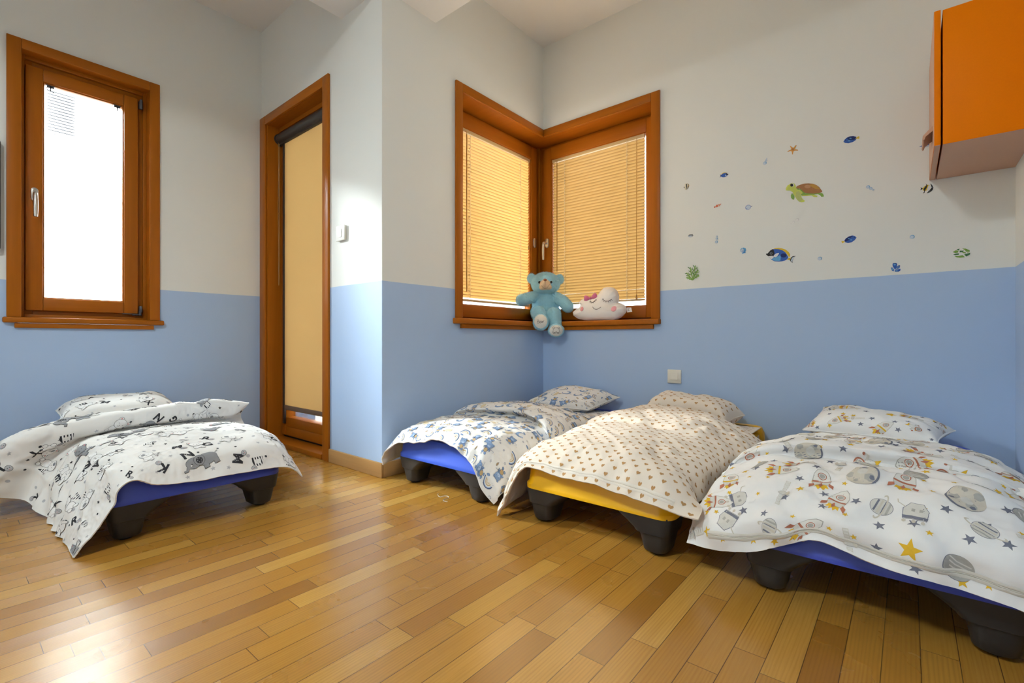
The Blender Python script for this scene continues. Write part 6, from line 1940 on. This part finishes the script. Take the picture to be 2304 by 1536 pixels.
def bw(x, y, z): return BO + BR * x + BF * y + BZ * z


BROT = Matrix((BR, BF, BZ)).transposed()


def remeshed(mb, voxel, smooth, name):
    """union of overlapping lumps as one continuous surface"""
    me = bpy.data.meshes.new(name)
    me.from_pydata(mb.v, [], mb.f)
    ob = bpy.data.objects.new(name, me)
    COL.objects.link(ob)
    r = ob.modifiers.new('r', 'REMESH'); r.mode = 'VOXEL'; r.voxel_size = voxel
    s = ob.modifiers.new('s', 'SMOOTH'); s.factor = 0.5; s.iterations = smooth
    dg = bpy.context.evaluated_depsgraph_get()
    out = bpy.data.meshes.new_from_object(ob.evaluated_get(dg))
    bpy.data.objects.remove(ob); bpy.data.meshes.remove(me)
    nv = len(out.vertices)
    co = np.zeros(nv * 3); out.vertices.foreach_get('co', co)
    no = np.zeros(nv * 3); out.vertices.foreach_get('normal', no)
    f = [tuple(p.vertices) for p in out.polygons]
    bpy.data.meshes.remove(out)
    return co.reshape(-1, 3), no.reshape(-1, 3), f


def limb(m, pts, radii, steps=7):
    for (p, q), (r0, r1) in zip(zip(pts[:-1], pts[1:]), zip(radii[:-1], radii[1:])):
        for k in range(steps):
            a = k / (steps - 1)
            c = Vector(p).lerp(Vector(q), a); r = r0 * (1 - a) + r1 * a
            m.ell(bw(*c), (r, r, r), BROT, 14, 9)


bear = thing('teddy_bear', 'light blue teddy bear sitting in the corner of the window sill', 'teddy bear', tuple(bw(0, 0, 0.831)))
m = MB()
m.ell(bw(0, 0.006, 1.117), (0.107, 0.088, 0.084), BROT, 28, 18)             # head
m.ell(bw(0, 0.030, 1.090), (0.082, 0.074, 0.060), BROT)                      # cheeks
m.ell(bw(0, 0.012, 0.955), (0.098, 0.078, 0.098), BROT, 28, 18)              # trunk
m.ell(bw(0, 0.014, 0.905), (0.110, 0.085, 0.072), BROT, 28, 18)              # belly
m.ell(bw(0, 0.0, 1.035), (0.070, 0.060, 0.050), BROT)
for sx, cz in ((-1, 1.158), (1, 1.150)):
    e = BROT @ Matrix.Rotation(R(-28 * sx), 3, 'Z')
    m.ell(bw(sx * 0.105, -0.004, cz), (0.036, 0.017, 0.038), e, 18, 12)
    m.ell(bw(sx * 0.088, -0.004, cz - 0.018), (0.024, 0.016, 0.024), e)
limb(m, [(-0.078, 0.030, 1.020), (-0.130, 0.095, 1.000), (-0.172, 0.140, 0.985)], [0.040, 0.042, 0.041])
limb(m, [(0.078, 0.030, 1.012), (0.125, 0.080, 0.978), (0.160, 0.105, 0.938)], [0.040, 0.042, 0.041])
limb(m, [(-0.052, 0.040, 0.892), (-0.050, 0.125, 0.892), (-0.036, 0.168, 0.848)], [0.052, 0.054, 0.046])
limb(m, [(0.050, 0.040, 0.886), (0.056, 0.125, 0.880), (0.070, 0.172, 0.800)], [0.052, 0.054, 0.042])


def foot_frame(c, tilt):
    n = (BF * math.cos(tilt) + BZ * math.sin(tilt)).normalized()
    up = (BZ * math.cos(tilt) - BF * math.sin(tilt)).normalized()
    return c, BR.copy(), up, n


FT = [foot_frame(bw(-0.034, 0.212, 0.826), R(8)), foot_frame(bw(0.072, 0.214, 0.767), R(-4))]
FRAD = [(0.055, 0.060), (0.056, 0.047)]
for (c, ex, ey, n), (rx, ry) in zip(FT, FRAD):
    rot = Matrix((ex, n, ey)).transposed()
    m.ell(c, (rx, 0.034, ry), rot, 24, 14)
    m.ell(c - n * 0.015, (rx * 0.92, 0.034, ry * 0.92), rot, 24, 14)
co, no, f = remeshed(m, 0.0045, 5, 'plush_body')
m = MB(); m.add(co.tolist(), f, 0, True)
rs = np.random.RandomState(3)
# short pile: fine tufts all over the body
k = len(co)
pick = np.concatenate([np.arange(k), rs.randint(0, k, k)])
pp = co[pick] + rs.normal(0, 0.0016, (len(pick), 3))
dd = no[pick] + rs.normal(0, 0.55, (len(pick), 3)) + np.array([0, 0, -0.25])
dd /= np.linalg.norm(dd, axis=1, keepdims=True)
sd = np.cross(dd, rs.normal(0, 1, (len(pick), 3))); sd /= np.linalg.norm(sd, axis=1, keepdims=True) + 1e-9
# keep the foot soles and the muzzle clear
keep = np.ones(len(pick), bool)
for (c, ex, ey, n), (rx, ry) in zip(FT, FRAD):
    q = pp - np.array(c)
    keep &= ~((q @ np.array(n) > 0.008) & ((q @ np.array(ex) / (rx * 0.86)) ** 2 + (q @ np.array(ey) / (ry * 0.86)) ** 2 < 1))
pp, dd, sd = pp[keep], dd[keep], sd[keep]
L = rs.uniform(0.003, 0.0065, (len(pp), 1))
tv = np.stack([pp - sd * 0.0007, pp + sd * 0.0007, pp + dd * L], 1).reshape(-1, 3)
m.add(tv.tolist(), [(3 * i, 3 * i + 1, 3 * i + 2) for i in range(len(pp))], 0, True)
body = m.build('body', M['bear_fur'], bear)
# muzzle
m = MB()
m.ell(bw(-0.003, 0.078, 1.098), (0.044, 0.036, 0.042), BROT, 24, 16)
m.ell(bw(-0.020, 0.080, 1.082), (0.028, 0.030, 0.024), BROT); m.ell(bw(0.018, 0.080, 1.083), (0.030, 0.030, 0.024), BROT); m.ell(bw(-0.003, 0.084, 1.116), (0.028, 0.030, 0.024), BROT)
co, no, f = remeshed(m, 0.004, 4, 'muzzle')
m = MB(); m.add(co.tolist(), f, 0, True)
mz = m.build('muzzle', M['bear_muzzle'], bear)
m = MB(); m.ell(bw(-0.003, 0.117, 1.131), (0.0135, 0.008, 0.0085), BROT, 18, 12); m.build('nose', M['bear_nose'], bear)
for sx in (-1, 1):
    m = MB(); m.ell(bw(sx * 0.042 - 0.002, 0.086, 1.117), (0.0092, 0.007, 0.0100), BROT, 16, 12); m.build('eye', M['bear_eye'], bear)


def on_muzzle(x, z):
    """front of the muzzle by its lumps"""
    best = 0.0
    for cx, cy, cz, a, b, c in ((-0.003, 0.078, 1.098, .044, .036, .042), (-0.020, .080, 1.082, .028, .030, .024), (.018, .080, 1.083, .030, .030, .024), (-.003, .084, 1.116, .028, .030, .024)):
        d = 1 - ((x - cx) / a) ** 2 - ((z - cz) / c) ** 2
        if d > 0: best = max(best, cy + b * math.sqrt(d))
    return bw(x, best + 0.0006, z)


m = MB()
m.tube([on_muzzle(-0.003, z) for z in np.linspace(1.126, 1.070, 10)], 0.0008, 5)
m.tube([on_muzzle(x, 1.070 + 0.030 * (abs(x + 0.003) / 0.031) ** 2) for x in np.linspace(-0.030, 0.028, 18)], 0.0008, 5)
m.build('mouth', M['stitch'], mz)
# foot pads
STROKES_BEAR = [[(-0.024, 0.011), (-0.022, -0.010)], [(-0.024, 0.011), (-0.017, 0.013), (-0.013, 0.008), (-0.018, 0.002), (-0.023, 0.001)], [(-0.023, 0.001), (-0.014, 0.000), (-0.011, -0.005), (-0.015, -0.010), (-0.022, -0.010)],
                [(-0.008, -0.004), (-0.001, -0.002), (-0.001, 0.003), (-0.005, 0.004), (-0.008, -0.002), (-0.007, -0.008), (-0.002, -0.009), (0.001, -0.006)],
                [(0.010, 0.003), (0.005, 0.004), (0.002, -0.002), (0.004, -0.007), (0.009, -0.004), (0.010, 0.004), (0.011, -0.007)], [(0.015, 0.005), (0.016, -0.006)], [(0.016, -0.001), (0.019, 0.006), (0.023, 0.008)]]


def face_strokes():
    s = [[(0.020 * math.cos(a), 0.002 + 0.017 * math.sin(a)) for a in np.linspace(R(-20), R(200), 18)]]
    for sx in (-1, 1):
        s.append([(sx * 0.017 + 0.006 * math.cos(a), 0.019 + 0.006 * math.sin(a)) for a in np.linspace(0, 2 * PI, 14)])
        s.append([(sx * 0.019, -0.004), (sx * 0.025, -0.010), (sx * 0.019, -0.015)])
        s.append([(sx * 0.004, -0.016), (sx * 0.015, -0.010), (sx * 0.016, -0.020), (sx * 0.004, -0.016)])
    s.append([(-0.004, -0.004), (-0.002, -0.007), (0.0, -0.005), (0.002, -0.007), (0.004, -0.004)])
    s.append([(-0.016, -0.012), (0.016, -0.012)])
    return s


for i, ((c, ex, ey, n), (rx, ry)) in enumerate(zip(FT, FRAD)):
    m = MB()
    rings = []
    for q in np.linspace(0, 1, 9):
        ring = []
        for k in range(48):
            a = 2 * PI * k / 48
            gather = 1 + 0.014 * math.sin(a * 19 + i) * q
            w = max(0.001, q * 0.82) * gather
            h = 0.034 * math.sqrt(max(0.0, 1 - (q * 0.82) ** 2)) + 0.0022 * (1 - q ** 6) + 0.0011 * math.sin(a * 19 + i) * q ** 2
            ring.append(c + ex * (rx * w * math.cos(a)) + ey * (ry * w * math.sin(a)) + n * h)
        rings.append(ring)
    m.loft(rings[::-1], False)
    pad = m.build('foot_pad', M['bear_pad'], bear)
    m = MB()

    def P2(x, y):
        d = math.sqrt(max(0.0, 1 - (x / rx) ** 2 - (y / ry) ** 2))
        return c + ex * x + ey * y + n * (0.034 * d + 0.0030)
    for st in (STROKES_BEAR if i == 0 else face_strokes()):
        fine = []
        S_ = np.array(st)
        for u in np.linspace(0, len(S_) - 1, 6 * len(S_)):
            q = catmull(S_, np.array([u]))[0]
            fine.append(P2(q[0] * 1.05, (q[1] - (0.004 if i == 0 else 0.0)) * 1.05))
        m.tube(fine, 0.0009, 5)
    m.build('embroidery', M['stitch'], pad)
    pad['label'] = 'sole embroidered with the word Bear' if i == 0 else 'sole embroidered with a little bear face'

# ================================================================== cloud cushion
M['cloud'] = fabric('white_minky', (0.76, 0.745, 0.73))
M['pink'] = plush('pink_velour', (0.62, 0.16, 0.30), 320)
M['blush'] = plain('pale_pink_felt', (0.72, 0.33, 0.38), 0.9)
M['tag_white'] = plain('white_care_label', (0.72, 0.72, 0.74), 0.7)
OUT = [(-0.2121, -0.0299), (-0.2073, -0.0116), (-0.1834, 0.0037), (-0.1574, 0.0189), (-0.1654, 0.0395), (-0.1621, 0.0576), (-0.1433, 0.07), (-0.1085, 0.0729), (-0.0673, 0.0746), (-0.0222, 0.0977), (-0.0022, 0.122), (0.022, 0.14), (0.0526, 0.1425),
       (0.0848, 0.1336), (0.1125, 0.1125), (0.1273, 0.0866), (0.1327, 0.0594), (0.1294, 0.0347), (0.1503, 0.026), (0.1752, 0.0134), (0.1896, -0.0043), (0.1937, -0.0215), (0.1855, -0.042), (0.1586, -0.0677), (0.1209, -0.0838), (0.0655, -0.0852),
       (0.0, -0.0852), (-0.0673, -0.0840), (-0.1224, -0.0793), (-0.1739, -0.0658), (-0.2025, -0.0486)]
OUT = np.array(OUT)
nO = len(OUT)
cl_c = np.array([-1.606, 2.880, 0.9165])
dense = catmull(np.concatenate([OUT[-2:], OUT, OUT[:3]]), np.linspace(2, nO + 2, 161))[:-1]
ctr = np.array([0.0, 0.0])
LEAN = 0.16                                       # leans back a little


def cloud_pt(x, z, depth): return cl_c + np.array([x, depth + LEAN * (z + 0.086) - 0.015, z])


cush = thing('cloud_cushion', 'white cloud-shaped cushion with a sleeping face on the window sill', 'cushion', (cl_c[0], 2.86, 0.831))
m = MB()
rh = np.linspace(0, 1, 22) ** 0.8
D2 = np.linalg.norm(np.roll(dense, -1, 0) - dense, axis=1)
T0 = 0.052


def cl_half(px, pz):
    """half thickness from the distance to the outline"""
    d = np.sqrt(((dense[:, 0] - px) ** 2 + (dense[:, 1] - pz) ** 2).min())
    return T0 * math.sqrt(max(0.0, 1 - (1 - min(d / 0.075, 1)) ** 2))


for sgn in (-1, 1):
    rings = []
    for q in rh:
        ring = []
        for k in range(len(dense)):
            px, pz = ctr + (dense[k] - ctr) * q
            h = cl_half(px, pz) * (1.0 if sgn < 0 else 0.6) if q < 1 else 0.0
            wr = 0.0035 * float(perlin(np.array([[px * 22, pz * 22, sgn * 3.0]]), 4)[0]) + 0.004 * math.sin(k * 0.9) * max(0, q - 0.72) * 2.5
            ring.append(cloud_pt(px, pz, sgn * (h + (wr if 0 < q < 1 else 0))))
        rings.append(ring)
    m.loft(rings[::-1] if sgn < 0 else rings, False)
m.build('cushion_body', M['cloud'], cush)


def on_cloud(x, z, off=0.0012): return cloud_pt(x, z, -(cl_half(x, z) + 0.0015 + off))


def stroke(m, pts, r=0.0013):
    S_ = np.array(pts)
    fine = catmull(S_, np.linspace(0, len(S_) - 1, 8 * len(S_)))
    m.tube([on_cloud(*q) for q in fine], r, 6)


for e in ([(-0.0611, 0.0524), (-0.0498, 0.0425), (-0.0319, 0.0415), (-0.0106, 0.0595)], [(0.0407, 0.0606), (0.0558, 0.0450), (0.0816, 0.0420), (0.102, 0.0534)]):
    m = MB()
    stroke(m, e, 0.0015)
    E_ = np.array(e)
    for u in (0.15, 0.8, 1.4, 1.95, 2.45, 2.85):
        b = catmull(E_, np.array([u]))[0]
        a = -PI / 2 + (u - 1.5) * 0.55
        stroke(m, [tuple(b), (b[0] + 0.0055 * math.cos(a), b[1] + 0.0055 * math.sin(a)), (b[0] + 0.0105 * math.cos(a + 0.15), b[1] + 0.0105 * math.sin(a + 0.15))], 0.0010)
    m.build('eyelashes', M['stitch'], cush)
m = MB(); stroke(m, [(-0.0319, 0.0065), (-0.0163, -0.0065), (0.006, -0.0095), (0.032, 0.0037)], 0.0014); m.build('smile', M['stitch'], cush)
for cx, cz, rr in ((-0.118, -0.003, 0.0150), (0.1247, -0.0118, 0.0185)):
    m = MB()
    rings = []
    for q, off in ((1.0, 0.0002), (0.9, 0.0022), (0.45, 0.0030), (0.02, 0.0032)):
        rings.append([on_cloud(cx + rr * q * math.cos(2 * PI * k / 24), cz + rr * q * math.sin(2 * PI * k / 24), off) for k in range(24)])
    m.loft(rings[::-1], False)
    m.build('cheek', M['blush'], cush)
m = MB()
bc = Vector(on_cloud(-0.066, 0.070, 0.012))
for sx in (-1, 1):
    rings = []
    ax = Vector((sx * 1.0, 0, 0.16 if sx < 0 else 0.30)).normalized()
    if sx < 0: ax = Vector((-1.0, 0.02, -0.02)).normalized()
    for u in np.linspace(0, 1, 9):
        w = 0.006 + 0.017 * math.sin(min(u * 1.25, 1) * PI / 2) * (1 - 0.35 * max(0, u - 0.75) * 4 * 0.5)
        t_ = 0.0055 + 0.004 * math.sin(u * PI)
        if u == 1: w, t_ = w * 0.7, 0.001
        up = Vector((0, 0, 1)); up = (up - ax * up.dot(ax)).normalized(); fw = ax.cross(up)
        ce = bc + ax * (0.006 + 0.046 * u)
        rings.append([ce + up * (w * math.sin(2 * PI * k / 14)) + fw * (t_ * math.cos(2 * PI * k / 14)) * (1 + 0.25 * math.cos(4 * PI * k / 14)) for k in range(14)])
    m.loft(rings)
m.ell(bc, (0.0085, 0.008, 0.010), None, 14, 10)
m.build('bow', M['pink'], cush)
m = MB()
tp = [cloud_pt(0.190, -0.004, 0.004), cloud_pt(0.228, -0.006, -0.010), cloud_pt(0.238, -0.034, -0.012), cloud_pt(0.196, -0.036, 0.004)]
nn = np.array([0, 0.0006, 0])
m.add([tuple(p) for p in tp] + [tuple(p + nn) for p in tp], [(0, 1, 2, 3), (7, 6, 5, 4), (0, 4, 5, 1), (1, 5, 6, 2), (2, 6, 7, 3), (3, 7, 4, 0)], 0)
for j in range(4):
    a_ = 0.22 + 0.15 * j
    l0 = tp[0] * (1 - a_) + tp[3] * a_; l1 = tp[1] * (1 - a_) + tp[2] * a_
    p0, p1 = l0 * 0.85 + l1 * 0.15, l0 * (0.55 if j % 2 else 0.35) + l1 * (0.45 if j % 2 else 0.65)
    dz = np.array([0, 0, 0.0022])
    m.add([tuple(p0 - nn), tuple(p1 - nn), tuple(p1 - dz - nn), tuple(p0 - dz - nn)], [(0, 1, 2, 3)], 1)
m.build('care_label', [M['tag_white'], M['stitch']], cush)

# ------------------------------------------------------------------ odds and ends
M['thread'] = plain('white_thread', (0.75, 0.74, 0.72), 0.8)
m = MB()
th = np.array([(-1.649, 1.461), (-1.632, 1.443), (-1.606, 1.433), (-1.600, 1.454), (-1.583, 1.460), (-1.568, 1.448), (-1.567, 1.426), (-1.560, 1.410), (-1.545, 1.407), (-1.532, 1.410)])
fine = catmull(th, np.linspace(0, len(th) - 1, 60))
m.tube([(x, y, 0.0012) for x, y in fine], 0.0009, 5)
tag(at_base(m.build('thread', M['thread']), (-1.59, 1.43, 0)), 'curled white thread lying on the floor in front of the alcove bed', 'thread')
m = MB()
m.tube([(-2.19, 0.548, 0.140), (-2.185, 0.546, 0.115), (-2.19, 0.543, 0.092), (-2.198, 0.545, 0.076)], 0.0045, 6, flat=0.3)
so_ = m.build('strap', M['thread'], None)
so_.data.transform(cot4.matrix_basis.inverted())
so_.parent = cot4
